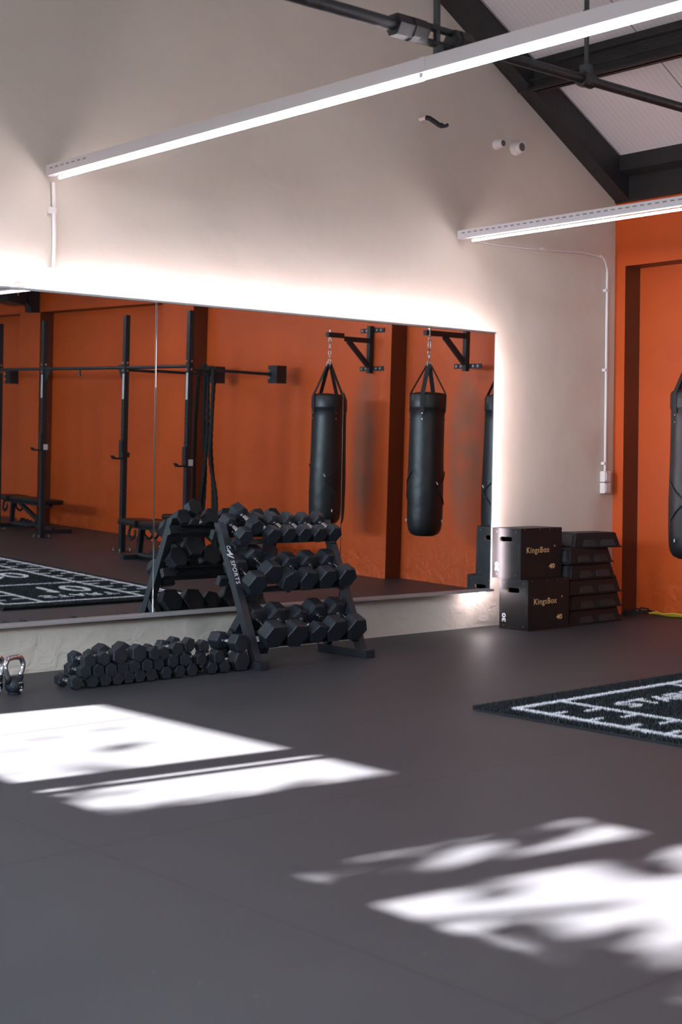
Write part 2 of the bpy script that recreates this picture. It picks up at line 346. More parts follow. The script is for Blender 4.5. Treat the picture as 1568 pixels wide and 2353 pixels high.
# black steel: gable rafters, eaves beam, purlins
b = BM()
for s in (1, -1):
    X = lambda x: x if s == 1 else XL - x
    prism(b, [(X(0), 0, 3.598), (X(-5.65), 0, 3.598 + .566 * 5.65), (X(-5.65), 0, roofz(-5.65)), (X(0), 0, EAVE)], (0, -.15, 0))
struct('trim_1', b, 'beam')
b = BM(); prism(b, [(.0, 0, 3.585), (0, 0, EAVE), (-.15, 0, EAVE + SL * .15), (-.15, 0, 3.83), (-.02, 0, 3.80), (-.02, 0, 3.60)], (0, YF, 0)); struct('trim_2', b, 'beam')
for k, px in enumerate((-1.27, -3.6)):
    zt = roofz(px) + .02; zb = 4.312 + (px + 1.27) * -SL
    b = BM(); w = .12
    box(b, px - .012, px + .012, YF, -.15, zb, zt)
    box(b, px - w / 2, px + w / 2, YF, -.03 if k == 0 else -.15, zb, zb + .02); box(b, px - w / 2, px + w / 2, YF, -.15, zt - .09, zt - .07)
    if k == 0:
        box(b, px - w / 2, px - w / 2 + .012, YF, -.15, zb + .07, zb + .085)
        box(b, px - .07, px - .055, -.14, -.03, zb, zb + .12)
    struct('trim_%d' % (3 + k), b, 'beam')

# ------------------------------------------------------------------ truss tie rod with hangers
TY = -3.30; TZ = 3.20
t = thing('tie_rod', 'long black steel tie rod crossing the room below the roof', 'tie rod', (RX, TY, TZ))
def loc(p, o): return Vector(p) - o.location
b = BM(); cyl(b, loc((0, TY, TZ), t), loc((-5.42, TY, TZ), t), .024); cyl(b, loc((-5.80, TY, TZ), t), loc((XL, TY, TZ), t), .028); link('rod', b, 'beam', t, True)
b = BM()
for dy, dz in ((-.0, .034), (.0, -.034)): cyl(b, loc((-5.74, TY + dy, TZ + dz), t), loc((-5.46, TY + dy, TZ + dz), t), .017)
for a, c in ((-5.86, -5.68), (-5.50, -5.39)): cyl(b, loc((a, TY, TZ), t), loc((c, TY, TZ), t), .052, n=6)
for xx in (-5.75, -5.45): cyl(b, loc((xx - .02, TY, TZ), t), loc((xx + .02, TY, TZ), t), .056, n=8)
link('turnbuckle', b, 'beam', t, True)
for xx, r, zl in ((-5.592, .016, 3.11), (-4.539, .012, TZ)):
    b = BM(); cyl(b, loc((xx, TY, roofz(xx)), t), loc((xx, TY, zl), t), r)
    if xx > -5: cyl(b, loc((xx, TY, TZ + .07), t), loc((xx, TY, TZ - .03), t), .034, n=10); cyl(b, loc((xx - .04, TY, TZ), t), loc((xx + .04, TY, TZ), t), .038)
    else: cyl(b, loc((xx + .012, TY, TZ - .04), t), loc((xx + .012, TY, 3.10), t), .024, n=10)
    link('hanger', b, 'beam', t, True)
t2 = thing('light_hanger', 'thin brown rod hanging from the roof to the long upper light bar', 'rod', (-5.575, -4.13, 3.11))
b = BM(); cyl(b, (0, 0, 0), (0, 0, roofz(-5.575) - 3.11), .010); cyl(b, (0, 0, -.01), (0, 0, .02), .015); link('rod', b, 'beam', t2, True)

# ------------------------------------------------------------------ light bars (perforated channel with LED battens)
def light_bar(x, z, y1, label, seg, ystart, skew=0.0):
    t = thing('led_light_bar', label, 'light', (x, 0, z), (0, 0, skew))
    h = .062; w = .045
    b = BM(); zb = .012
    box(b, -w / 2, w / 2, y1, -.002, zb + h - .003, zb + h); box(b, -w / 2, -w / 2 + .003, y1, -.002, zb, zb + h - .003); box(b, w / 2 - .003, w / 2, y1, -.002, zb, zb + h - .003)
    box(b, -w / 2, w / 2, y1, -.002, zb - .003, zb)
    ch = link('channel', b, 'channel', t)
    b = BM(); y = -.05
    while y > (-.45 if x < -5 else -5.2):
        box(b, -w / 2 - .0012, -w / 2 - .0004, y - .034, y, zb + .034, zb + .044); y -= .062
    link('slots', b, 'slot_grey', ch)
    y = ystart; k = 0
    while y > y1 + .1:
        e = max(y - seg, y1); dx = (.004, -.006, .003)[k % 3]
        b = BM(); cyl(b, (dx, y - .004, -.013), (dx, e + .004, -.012), .0095, n=12); link('led_tube', b, 'tube', t, True)
        b = BM(); box(b, dx - .02, dx + .02, e - .012, e + .012, -.012, .010, .003); box(b, -.026, .026, e - .03, e + .002, zb - .004, zb + h + .002); link('tube_joint', b, 'channel', t)
        y = e; k += 1
    return t
light_bar(-5.6306, 3.046, -9.0, 'long white upper light bar running from over the mirror towards the roof rods', 3.10, -.115, .01308)
light_bar(-1.9804, 3.056, -9.0, 'lower right light bar passing in front of the orange wall', 2.4, -.137, .01833)
light_bar(-9.2, 3.046, -9.0, 'light bar left of the picture above the floor', 2.4, -.14)

# ------------------------------------------------------------------ conduits, socket, pipe stubs
t = thing('conduit', 'white cable conduit dropping from the long light bar to the mirror top', 'conduit', (-5.61, 0, 2.4))
b = BM(); tube(b, spline([(-.0, -.018, .62), (.008, -.018, .3), (0, -.018, .04), (-.004, -.018, .01)], 4), .0125); link('pipe', b, 'white_pipe', t, True)
b = BM(); tube(b, spline([(-.004, -.018, .01), (-.03, -.02, -.035), (-.11, -.02, -.062), (-.25, -.02, -.055), (-.30, -.02, -.04)], 5), .007); link('cable', b, 'white_pipe', t, True)
for z in (.45, .08): 
    b = BM(); box(b, -.03, .014, -.034, 0, z - .018, z + .018, .004); link('clip', b, 'white_pipe', t)
t = thing('conduit', 'white conduit rising from the wall socket and bending up to the right light bar', 'conduit', (-.137, 0, 1.2))
b = BM(); tube(b, [(0, -.02, .05), (0, -.02, 1.79)], .0125); link('pipe', b, 'white_pipe', t, True)
b = BM(); tube(b, spline([(0, -.02, 1.79), (-.012, -.02, 1.83), (-.045, -.02, 1.885), (-.104, -.02, 1.905), (-.37, -.02, 1.915), (-.85, -.02, 1.884), (-1.52, -.02, 1.867), (-1.72, -.05, 1.87)], 6), .008); link('cable', b, 'white_pipe', t, True)
for p in ((0, 1.62), (0, .93), (0, .12)):
    b = BM(); box(b, -.032, .013, -.035, 0, p[1] - .012, p[1] + .012, .003); link('clip', b, 'white_pipe', t)
for xx in (-.09, -.86):
    b = BM(); box(b, xx - .02, xx + .02, -.034, 0, 1.90 if xx > -.2 else 1.885, 1.915 if xx > -.2 else 1.90, .003); link('clip', b, 'white_pipe', t)
t = thing('wall_socket', 'pale grey double socket box on the wall under the right conduit', 'socket', (-.137, 0, 1.155))
for z in (-.05, .05):
    b = BM(); box(b, -.045, .045, -.055, 0, z - .047, z + .047, .008); link('housing', b, 'white_pipe', t)
    b = BM(); box(b, -.033, .033, -.062, -.054, z - .034, z + .034, .006); link('cover', b, 'channel', t)
t = thing('pipe_bracket', 'short bent black pipe end sticking out of the upper wall', 'pipe', (-2.42, 0, 3.93))
b = BM(); cyl(b, (0, 0, 0), (0, -.075, .002), .016); link('sleeve', b, 'white_pipe', t, True)
b = BM(); tube(b, [(0, -.065, .0), (.012, -.09, -.008), (.04, -.135, -.045), (.055, -.15, -.062), (.08, -.165, -.064)], .019); link('elbow', b, 'strap', t, True)
b = BM(); tube(b, [(.065, -.15, -.072), (.10, -.175, -.066), (.115, -.185, -.056)], .022, flat=.6); link('cap', b, 'strap', t, True)
for (x, z, r, lab) in ((-1.565, 3.865, .032, 'smaller white pipe stub left of its neighbour on the upper wall'), (-1.34, 3.868, .044, 'larger white pipe stub on the upper wall nearer the black rafter')):
    t = thing('pipe_stub', lab, 'pipe', (x, 0, z))
    b = BM(); lathe(b, [(r * 1.25, 0), (r * 1.25, -.035), (r, -.045), (r, -.085), (r * .78, -.085), (r * .72, -.01)], 20, 'y'); link('pipe', b, 'white_pipe', t, True)
    b = BM(); cyl(b, (0, -.0855, 0), (0, -.0862, 0), r * .76); link('bore', b, 'slot', t, True)

# ------------------------------------------------------------------ mirror
MZT, MZB, MXR, K0, KX = 2.3402, .3088, -1.7333, -.1464, -.0211
def mp_(x): return K0 + KX * (x - MXR)
MXL = -8.096
PAN = [((-5.69646612, -.06293103, 1.32451987), (-.01547711, -.99968037, -.01999019), -6.4965, -4.8965),
       ((-4.09669131, -.09663829, 1.32451987), (-.01949467, -.9995998, -.02049856), -4.8965, -3.2969),
       ((-2.51509742, -.12996247, 1.32451987), (-.02299503, -.99960755, -.01599932), -3.2969, -1.7333)]
MXL = -6.4965
mir = thing('wall_mirror', 'wide three-panel wall mirror lit from behind along its top and right edges', 'mirror', (-4.1, 0, MZB))
mo = mir.location
for q, n, x0, x1 in PAN:
    b = BM(); gx = .0004; V = []
    for x, z in ((x0 + gx, MZB + .006), (x1 - gx, MZB + .006), (x1 - gx, MZT - .006), (x0 + gx, MZT - .006)):
        y = q[1] - ((x - q[0]) * n[0] + (z - q[2]) * n[2]) / n[1]
        V.append(Vector((x, y, z)) - mo)
    prism(b, V, (0, .005, 0)); link('mirror_panel', b, 'mirror', mir)
    if x0 > -6:
        b = BM()
        for a in (0,):
            ya = q[1] - ((x0 + .002 - q[0]) * n[0] + (MZB - q[2]) * n[2]) / n[1]; yb = q[1] - ((x0 + .002 - q[0]) * n[0] + (MZT - q[2]) * n[2]) / n[1]
            beam(b, Vector((x0, ya - .0015, MZB + .006)) - mo, Vector((x0, yb - .0015, MZT - .006)) - mo, .0016, .002)
        link('seam', b, 'seam', mir)
b = BM(); fy0, fy1 = -.034, .024
yl, yr_ = mp_(MXL), mp_(MXR)
def rim(z0, z1):
    prism(b, [Vector((MXL, yl + fy0, z0)) - mo, Vector((MXR, yr_ + fy0, z0)) - mo, Vector((MXR, yr_ + fy1, z0)) - mo, Vector((MXL, min(yl + fy1, -.012), z0)) - mo], (0, 0, z1 - z0))
rim(MZT - .006, MZT + .006); rim(MZB - .008, MZB + .008)
q, n = PAN[2][0], PAN[2][1]; ye = [q[1] - ((MXR - q[0]) * n[0] + (z - q[2]) * n[2]) / n[1] for z in (MZB, MZT)]
prism(b, [Vector((MXR, ye[0] - .003, MZB)) - mo, Vector((MXR, ye[1] - .003, MZT)) - mo, Vector((MXR, ye[1] + .012, MZT)) - mo, Vector((MXR, ye[0] + .012, MZB)) - mo], (.003, 0, 0))
link('frame', b, 'frame', mir)
b = BM()
prism(b, [Vector((MXL, yl - .022, MZT + .0062)) - mo, Vector((MXR - .02, yr_ - .022, MZT + .0062)) - mo, Vector((MXR - .02, yr_ - .012, MZT + .0062)) - mo, Vector((MXL, yl - .012, MZT + .0062)) - mo], (0, 0, .0012))
link('led_strip', b, 'strip', mir)
b = BM(); prism(b, [Vector((MXL, -.012, MZB + .02)) - mo, Vector((MXR - .03, yr_ + .034, MZB + .02)) - mo, Vector((MXR - .03, yr_ + .040, MZB + .02)) - mo, Vector((MXL, -.006, MZB + .02)) - mo], (0, 0, MZT - MZB - .04)); link('light_block_board', b, 'backing', mir)  # unseen sheet added behind the panels to stop strip light at the seams
b = BM(); box(b, MXR + .005 - mo.x, MXR + .009 - mo.x, 0, 1, 0, 1); b.free(); b = BM(); prism(b, [Vector((MXR - .010, ye[0] + .018, MZB)) - mo, Vector((MXR - .010, ye[1] + .018, MZT - .02)) - mo, Vector((MXR - .010, ye[1] + .028, MZT - .02)) - mo, Vector((MXR - .010, ye[0] + .028, MZB)) - mo], (.006, 0, 0)); link('led_strip', b, 'side_strip', mir)
b = BM(); box(b, MXR - .10 - mo.x, MXR - .03 - mo.x, yr_ + .03, yr_ + .038, -.02, -.012); link('led_strip_end', b, 'side_strip', mir)
for xx in (-6.2, -5.3, -4.4, -3.5, -2.6, -1.9):       # stand-off battens fixing the mirror to the wall
    b = BM(); box(b, xx - .02 - mo.x, xx + .02 - mo.x, mp_(xx) + .04, 0, .03, MZT - MZB - .05); link('batten', b, 'steel_black', mir)
b = BM(); box(b, -5.88 - mo.x, -5.80 - mo.x, -.05, -.001, MZT + .02 - mo.z, MZT + .035 - mo.z, .004); link('cable_clip', b, 'white_pipe', mir)

# ------------------------------------------------------------------ hex dumbbells
HEX = {}
def hex_meshes(R, T, L, key):
    if key in HEX: return HEX[key]
    def head(s):
        bm = BM(); rin = R * .80
        prof = [(rin, -T / 2), (R * .985, -T / 2 + .12 * T), (R, -T / 2 + .17 * T), (R, T / 2 - .07 * T), (R * .93, T / 2)]
        rings = []
        for r, y in prof:
            rings.append([bm.verts.new((r * math.cos(PI / 3 * i), s * (L / 2 + y), r * math.sin(PI / 3 * i))) for i in range(6)])
        for a, c in zip(rings, rings[1:]):
            for i in range(6): bm.faces.new((a[i], a[(i + 1) % 6], c[(i + 1) % 6], c[i]))
        bm.faces.new(rings[0]); bm.faces.new(rings[-1][::-1]); bmesh.ops.recalc_face_normals(bm, faces=bm.faces[:])
        le = [e for e in bm.edges if abs(e.verts[0].co.y - e.verts[1].co.y) > .3 * T]
        bmesh.ops.bevel(bm, geom=le, offset=R * .05, segments=2, affect='EDGES')
        me = bpy.data.meshes.new('dumbbell_head'); bm.to_mesh(me); bm.free(); me.materials.append(M['rubber']); return me
    bm = BM(); h = L / 2 - T * .5; rh = .0145 + R * .03
    prof = []
    for k in range(17):
        u = -1 + 2 * k / 16; r = rh * (1.0 + .16 * (1 - u * u))
        if k in (2, 3, 13, 14): r = rh * .93
        if k in (1, 15): r = rh * 1.14
        prof.append((r, u * h))
    lathe(bm, prof, 18, 'y'); me = bpy.data.meshes.new('dumbbell_handle'); bm.to_mesh(me); bm.free(); me.materials.append(M['chrome'])
    for p in me.polygons: p.use_smooth = True
    HEX[key] = (head(1), head(-1), me); return HEX[key]
def dumbbell(center, rot, R, T, L, label, group, key):
    ms = hex_meshes(R, T, L, key)
    t = thing('hex_dumbbell', label, 'dumbbell', center, rot, group)
    for me, nm in ((ms[0], 'head'), (ms[1], 'head'), (ms[2], 'handle')):
        o = bpy.data.objects.new(nm, me); COL.objects.link(o); o.parent = t
    t.children and None
    return t
ORD = ['first', 'second', 'third', 'fourth', 'fifth', 'sixth', 'seventh', 'eighth', 'ninth', 'tenth', 'eleventh', 'twelfth', 'thirteenth', 'fourteenth']
TILT = math.radians(25); dT = Vector((0, math.cos(TILT), math.sin(TILT)))
tiers = [('top', 'small', .060, .076, .185, -.55, [(-4.508, .818, 0), (-4.419, .877, 30), (-4.278, .822, 8), (-4.145, .824, 0), (-4.009, .82, 3), (-3.874, .816, -3), (-3.742, .818, 2)]),
         ('middle', 'medium', .079, .096, .215, -.66, [(-4.498, .518, 0), (-4.369, .578, 6), (-4.222, .522, 30), (-4.068, .522, 0), (-3.899, .525, 0), (-3.722, .528, -3)]),
         ('bottom', 'large', .090, .104, .225, -.80, [(-4.462, .195, 0), (-4.279, .188, 4), (-4.100, .186, 14), (-3.943, .194, 0), (-3.761, .192, 3)])]
for tn, szn, R, T, L_, fy, its in tiers:
    n = len(its)
    for i, (x, z, roll) in enumerate(its):
        Rr, Tt, LL, key = R, T, L_, tn
        if tn == 'bottom' and i == 2: Rr, Tt, LL, key = .072, .085, .21, 'bs'
        if (tn, i) in (('top', 1), ('middle', 1)): f_ = Vector((x, fy + .005, z)); tl = math.radians(27)
        else: f_ = Vector((x, fy, z)); tl = TILT
        d = Vector((0, math.cos(tl), math.sin(tl)))
        c = f_ + d * (Tt / 2 + LL / 2)
        lab = 'black rubber hex dumbbell, %s from the left on the %s tier of the rack' % (ORD[i], tn)
        if i == 0: lab = 'black rubber hex dumbbell nearest the lettered post on the %s tier' % tn
        if i == n - 1: lab = 'black rubber hex dumbbell at the far right end of the %s tier' % tn
        if key == 'bs': lab = 'smaller hex dumbbell between larger ones on the bottom tier of the rack'
        e = Euler((tl, math.radians(roll), 0), 'XYZ')
        m3 = Matrix.Rotation(tl, 3, 'X') @ Matrix.Rotation(math.radians(roll), 3, 'Y')
        dumbbell(c, m3.to_euler(), Rr, Tt, LL, lab, 'hex dumbbells on the %s tier of the rack' % tn, key)
S_, Md, Lg = (.042, .058, .145), (.055, .074, .165), (.066, .088, .19)
pile = [('bottom', [(-5.892, .040, 30, S_), (-5.786, .040, 8, S_), (-5.699, .040, 6, S_), (-5.615, .040, 12, S_), (-5.538, .040, 0, S_), (-5.462, .040, 0, S_), (-5.380, .040, 5, S_), (-5.274, .042, 0, S_), (-5.174, .041, 2, S_), (-5.083, .041, 0, S_), (-4.931, .041, 5, S_), (-4.836, .040, 8, S_)]),
        ('middle', [(-5.839, .100, 26, S_), (-5.748, .096, 22, S_), (-5.663, .094, 25, S_), (-5.578, .096, 28, S_), (-5.498, .100, 20, S_), (-5.415, .100, 24, S_), (-5.328, .098, 20, S_), (-5.226, .108, 25, S_), (-5.137, .108, 22, S_), (-5.010, .098, 26, S_), (-4.884, .104, 22, S_), (-4.70, .060, 2, Lg)]),
        ('top', [(-5.806, .160, 28, S_), (-5.704, .160, 30, S_), (-5.600, .172, 32, Md), (-5.470, .174, 30, Md), (-5.364, .164, 24, S_), (-5.288, .160, 26, S_), (-5.190, .178, 4, S_), (-5.100, .192, 18, S_), (-4.994, .178, 20, S_), (-4.700, .174, 2, (.062, .086, .185))])]
for tn, its in pile:
    n = len(its)
    for i, (x, z, roll, (R, T, L_)) in enumerate(its):
        yj = random.uniform(-.008, .008); yaw = math.radians(random.uniform(-4, 4))
        if tn == 'bottom': yj = 0; yaw *= .3
        fy = -.76 + yj
        m3 = Matrix.Rotation(yaw, 3, 'Z') @ Matrix.Rotation(math.radians(roll), 3, 'Y')
        c = Vector((x, fy, z)) + (Matrix.Rotation(yaw, 3, 'Z') @ Vector((0, 1, 0))) * (T / 2 + L_ / 2)
        key = 'p%d' % round(R * 1000)
        lab = 'hex dumbbell, %s from the left in the %s row of the floor pile' % (ORD[i], tn)
        if i == 0: lab = 'hex dumbbell at the left end of the %s row of the floor pile' % tn
        if i == n - 1: lab = {'bottom': 'small hex dumbbell at the right end of the bottom row of the floor pile', 'middle': 'big dusty hex dumbbell on the floor at the foot of the lettered post', 'top': 'big hex dumbbell on top of the pile in front of the lettered post'}[tn]
        if tn == 'top' and i in (2, 3): lab = ('left' if i == 2 else 'right') + ' one of the two bigger hex dumbbells side by side on top of the pile'
        dumbbell(c, m3.to_euler(), R, T, L_, lab, 'hex dumbbells piled along the floor', key)

# ------------------------------------------------------------------ dumbbell rack
rk = thing('dumbbell_rack', 'black three tier steel dumbbell rack with white lettering on its near post', 'rack', (-4.1, -.58, 0)); ro = rk.location
def V3(x, y, z): return Vector((x, y, z)) - ro
for fx in (-4.5735, -3.668):
    b = BM(); w = .053
    # sloping front post
    prism(b, [V3(fx - w / 2, -.786, .0), V3(fx - w / 2, -.377, .913), V3(fx - w / 2, -.319, .913), V3(fx - w / 2, -.726, .0)], (w, 0, 0))
    p = link('post', b, 'steel_black', rk)
    b = BM(); beam(b, V3(fx, -.61, .34), V3(fx, -.37, .06), .055, .045, (1, 0, 0)); link('rear_strut', b, 'steel_black', rk)
    b = BM(); box(b, fx - .035 - ro.x, fx + .035 - ro.x, -.82 - ro.y, -.335 - ro.y, .0, .052, .004); link('foot_bar', b, 'steel_black', rk)
    b = BM(); box(b, fx - .037 - ro.x, fx + .037 - ro.x, -.826 - ro.y, -.815 - ro.y, .001, .054, .003); link('end_cap', b, 'rubber', rk); b = BM(); box(b, fx - .037 - ro.x, fx + .037 - ro.x, -.335 - ro.y, -.325 - ro.y, .001, .054, .003); link('end_cap', b, 'rubber', rk)
for tn, szn, R, T, L_, fy, its in tiers:
    z0 = {'top': .82, 'middle': .522, 'bottom': .19}[tn]
    c0 = Vector((0, fy, z0)) + dT * (T / 2 + L_ / 2); nrm = Vector((0, -math.sin(TILT), math.cos(TILT)))
    fl = R * .866
    sh = bpy.data.objects.new('shelf', None)
    x0, x1 = -4.60, -3.636
    b = BM()
    for s in (-1, 1):
        c = c0 + dT * (s * (L_ / 2 - T * .15)) - nrm * (fl + .006)
        e = c + dT * (-s * .02) + nrm * .012
        beam(b, V3(x0 + .066, c.y, c.z), V3(x1 - .066, c.y, c.z), .036 + T * .3, .006, nrm)
        g = c - dT * (s * (T * .15 + .02)) - nrm * .016
        beam(b, V3(x0 + .066, g.y, g.z), V3(x1 - .066, g.y, g.z), .006, .036, nrm)
    link('shelf', b, 'steel_black', rk)
    for fx in (-4.527, -3.708):
        b = BM(); c = c0 - nrm * (fl + .03)
        beam(b, V3(fx, *(c - dT * (L_ / 2 + .01)).yz), V3(fx, *(c + dT * (L_ / 2 + .01)).yz), .012, .045, (1, 0, 0)); link('shelf_bracket', b, 'steel_black', rk)
    b = BM(); c = c0 - nrm * (fl + .045) - dT * (L_ * .35); beam(b, V3(-4.53, *(c).yz), V3(-4.44, *(c).yz), .05, .05, nrm)
    cyl(b, V3(-4.50, *(c + nrm * .02).yz), V3(-4.50, *(c + nrm * .036).yz), .008, n=8)
    link('clamp', b, 'steel_black', rk); b = BM(); c = c0 - nrm * (fl + .03) + dT * (L_ * .42); beam(b, V3(-4.622, *(c - nrm * .0).yz), V3(-4.53, *(c).yz), .04, .06, nrm)
    link('clamp', b, 'steel_black', rk)
    b = BM()
    for dd in (-.35, .30):
        c = c0 - nrm * (fl + .012) + dT * (L_ * dd); cyl(b, V3(-4.478, *c.yz), V3(-4.478, *(c + nrm * .012).yz), .009, n=8)
    link('bolt', b, 'bolt', rk)
pd = Vector((0, -.409, -.913)).normalized(); up_ = Vector((1, 0, 0))     # reads downwards
def on_post(s, off): # s metres down the post from the top, off from left edge of face
    base = Vector((-4.60 + off, -.377, .913)) + pd * s; nn = Vector((0, -.913, .409)).normalized(); return base + nn * .0012 - ro
post_n = Vector((0, -.913, .409)).normalized()
text_obj('lettering', 'SPORTS', .047, 'white_letter', rk, on_post(.262, .010), pd, (1, 0, 0), sx=.92, ext=.0004)
text_obj('logo', 'AJ', .050, 'white_letter', rk, on_post(.190, .008), pd, (1, 0, 0), shear=.45, sx=1.0, ext=.0004, bold=.0015)
b = BM(); pts = [on_post(s, o) for s, o in ((.205, .028), (.19, .022), (.176, .012), (.166, .012), (.162, .022), (.168, .034), (.18, .036))]
tube(b, spline(pts, 4), .0018, 6); link('logo_swoosh', b, 'white_letter', rk)

# ------------------------------------------------------------------ kettlebells
def kettlebell(x, y, rz, label):
    t = thing('kettlebell', label, 'kettlebell', (x, y, 0), (0, 0, rz)); t.scale = (1.13, 1.13, 1.08)
    b = BM(); R = .047; prof = [(R * .62, .0), (R * .74, .003)]
    for k in range(4, 19):
        a = PI * k / 19; prof.append((R * math.sin(a), .046 - R * math.cos(a) * (.98 if k < 10 else 1.0)))
    prof.append((.008, .0925)); lathe(b, prof, 32); link('bell', b, 'rubber', t, 'all')
    b = BM(); P = spline([(-.037, 0, .068), (-.047, 0, .10), (-.060, 0, .135), (-.060, 0, .160), (-.046, 0, .183), (-.02, 0, .190), (.02, 0, .190), (.046, 0, .183), (.060, 0, .160), (.060, 0, .135), (.047, 0, .10), (.037, 0, .068)], 5)
    tube(b, P, .0135, 14); link('handle', b, 'chrome', t, 'all')
    b = BM()
    for s in (-1, 1): tube(b, [(s * .0365, 0, .058), (s * .042, 0, .082), (s * .0455, 0, .097)], .0155, 14)
    link('horn_sleeve', b, 'rubber', t, 'all')
    yy = -.0485
    text_obj('number', '4', .030, 'white_letter', t, (.0, yy + .002, .036), (1, 0, .0), (0, 0.12, 1), align='CENTER', bold=.001)
    text_obj('unit', 'KG', .013, 'white_letter', t, (.0, yy + .003, .021), (1, 0, .0), (0, -.2, 1), align='CENTER', bold=.0008)
    b = BM(); box(b, -.013, .013, yy + .004, yy + .007, .062, .065); link('mark', b, 'white_letter', t)
    return t
kettlebell(-6.238, -.66, .30, 'right kettlebell of the pair by the wall with polished handle')
kettlebell(-6.335, -.60, .22, 'left kettlebell of the pair cut off by the picture edge')

# ------------------------------------------------------------------ plyo boxes
def plyo(x, y, z, rz, label):
    t = thing('plyo_box', label, 'plyo box', (x, y, z), (0, 0, rz), 'wooden plyo boxes in a stack')
    X, Y, Z, th = .50, .30, .40, .018
    # side panels, with finger joints drawn by small blocks
    b = BM(); box(b, 0, X, 0, th, 0, Z, .001); link('front_panel', b, 'ply_black', t)
    b = BM(); box(b, 0, X, Y - th, Y, 0, Z, .001); link('back_panel', b, 'ply_black', t)
    b = BM(); box(b, .003, X - .003, th, Y - th, Z - th, Z, .001); link('top_panel', b, 'ply_black', t)
    b = BM(); box(b, .003, X - .003, th, Y - th, 0, th, .001); link('bottom_panel', b, 'ply_black', t)
    for s, x0, x1 in ((0, -.001, th), (1, X - th, X + .001)):
        # end panel with a pill-shaped hand hole
        b = BM(); yc, zc, hw, hr = Y / 2 + .004, Z - .088, .045, .019
        inner = []
        for i in range(16):
            a = PI * i / 15 - PI / 2; inner.append((yc + hw + hr * math.cos(a), zc + hr * math.sin(a)))
        for i in range(16):
            a = PI * i / 15 + PI / 2; inner.append((yc - hw + hr * math.cos(a), zc + hr * math.sin(a)))
        outer = []
        for (a, c) in inner:
            d = Vector((a - yc, c - zc)); 
            ty = ((Y - th - yc) if d.x > 0 else (th - yc)) / d.x if abs(d.x) > 1e-6 else 1e9
            tz = ((Z - zc) if d.y > 0 else (0 - zc)) / d.y if abs(d.y) > 1e-6 else 1e9
            k = min(ty, tz); outer.append((yc + d.x * k, zc + d.y * k))
        for cy_, cz_ in ((th, 0), (th, Z), (Y - th, 0), (Y - th, Z)):
            j = min(range(len(outer)), key=lambda q: (outer[q][0] - cy_) ** 2 + (outer[q][1] - cz_) ** 2); outer[j] = (cy_, cz_)
        n = len(inner); I0 = [b.verts.new((x0, *p)) for p in inner]; O0 = [b.verts.new((x0, *p)) for p in outer]
        I1 = [b.verts.new((x1, *p)) for p in inner]; O1 = [b.verts.new((x1, *p)) for p in outer]
        for i in range(n):
            j = (i + 1) % n
            b.faces.new((I0[i], I0[j], O0[j], O0[i])); b.faces.new((I1[i], O1[i], O1[j], I1[j]))
            f = b.faces.new((I0[i], I1[i], I1[j], I0[j])); f.material_index = 1
            b.faces.new((O0[i], O0[j], O1[j], O1[i]))
        bmesh.ops.recalc_face_normals(b, faces=b.faces[:])
        link('end_panel', b, ['ply_black', 'ply_wood'], t)
    # screw heads
    b = BM()
    for zz in (.03, .37):
        for yy in (.05, .25): cyl(b, (-.0015, yy, zz), (-.0028, yy, zz), .0035, n=8)
    for xx in (.05, .23, .35, .45): cyl(b, (xx, -.0002, Z - .01), (xx, -.0015, Z - .01), .0035, n=8)
    link('screws', b, 'ply_wood', t)
    # finger joints: thin grooves on the end face
    b = BM()
    for (y0, y1, z0, z1) in ((.0175, .0195, .12, .27), (.002, .0175, .118, .1195), (.002, .0175, .27, .2715), (Y - .0195, Y - .0175, .12, .27), (.10, .20, Z - .019, Z - .0175), (.10, .1015, Z - .0175, Z), (.1985, .20, Z - .0175, Z), (.10, .20, .0175, .019), (.10, .1015, 0, .0175), (.1985, .20, 0, .0175)):
        box(b, -.0016, -.0008, y0, y1, z0, z1)
    link('finger_joints', b, 'slot', t)
    text_obj('logo', 'KingsBox', .066, 'wood_letter', t, (.068, -.0008, .205), (1, 0, 0), (0, 0, 1), bold=.0008, sx=1.0)
    text_obj('trademark', '®', .022, 'wood_letter', t, (.402, -.0008, .245), (1, 0, 0), (0, 0, 1))
    text_obj('number', '40', .052, 'wood_letter', t, (.345, -.0008, .075), (1, 0, 0), (0, 0, 1), bold=.002, sx=1.35)
    text_obj('number', '30', .052, 'white_letter', t, (-.0016, .232, .055), (0, 0, 1), (0, 1, 0), bold=.002, sx=1.35)
    return t
plyo(-1.657, -.4673, 0, 0, 'black plywood plyo box on the floor, carrying another like it')
plyo(-1.6506, -.3809, .4005, 0, 'black plywood plyo box on top of its twin, beside the mirror')

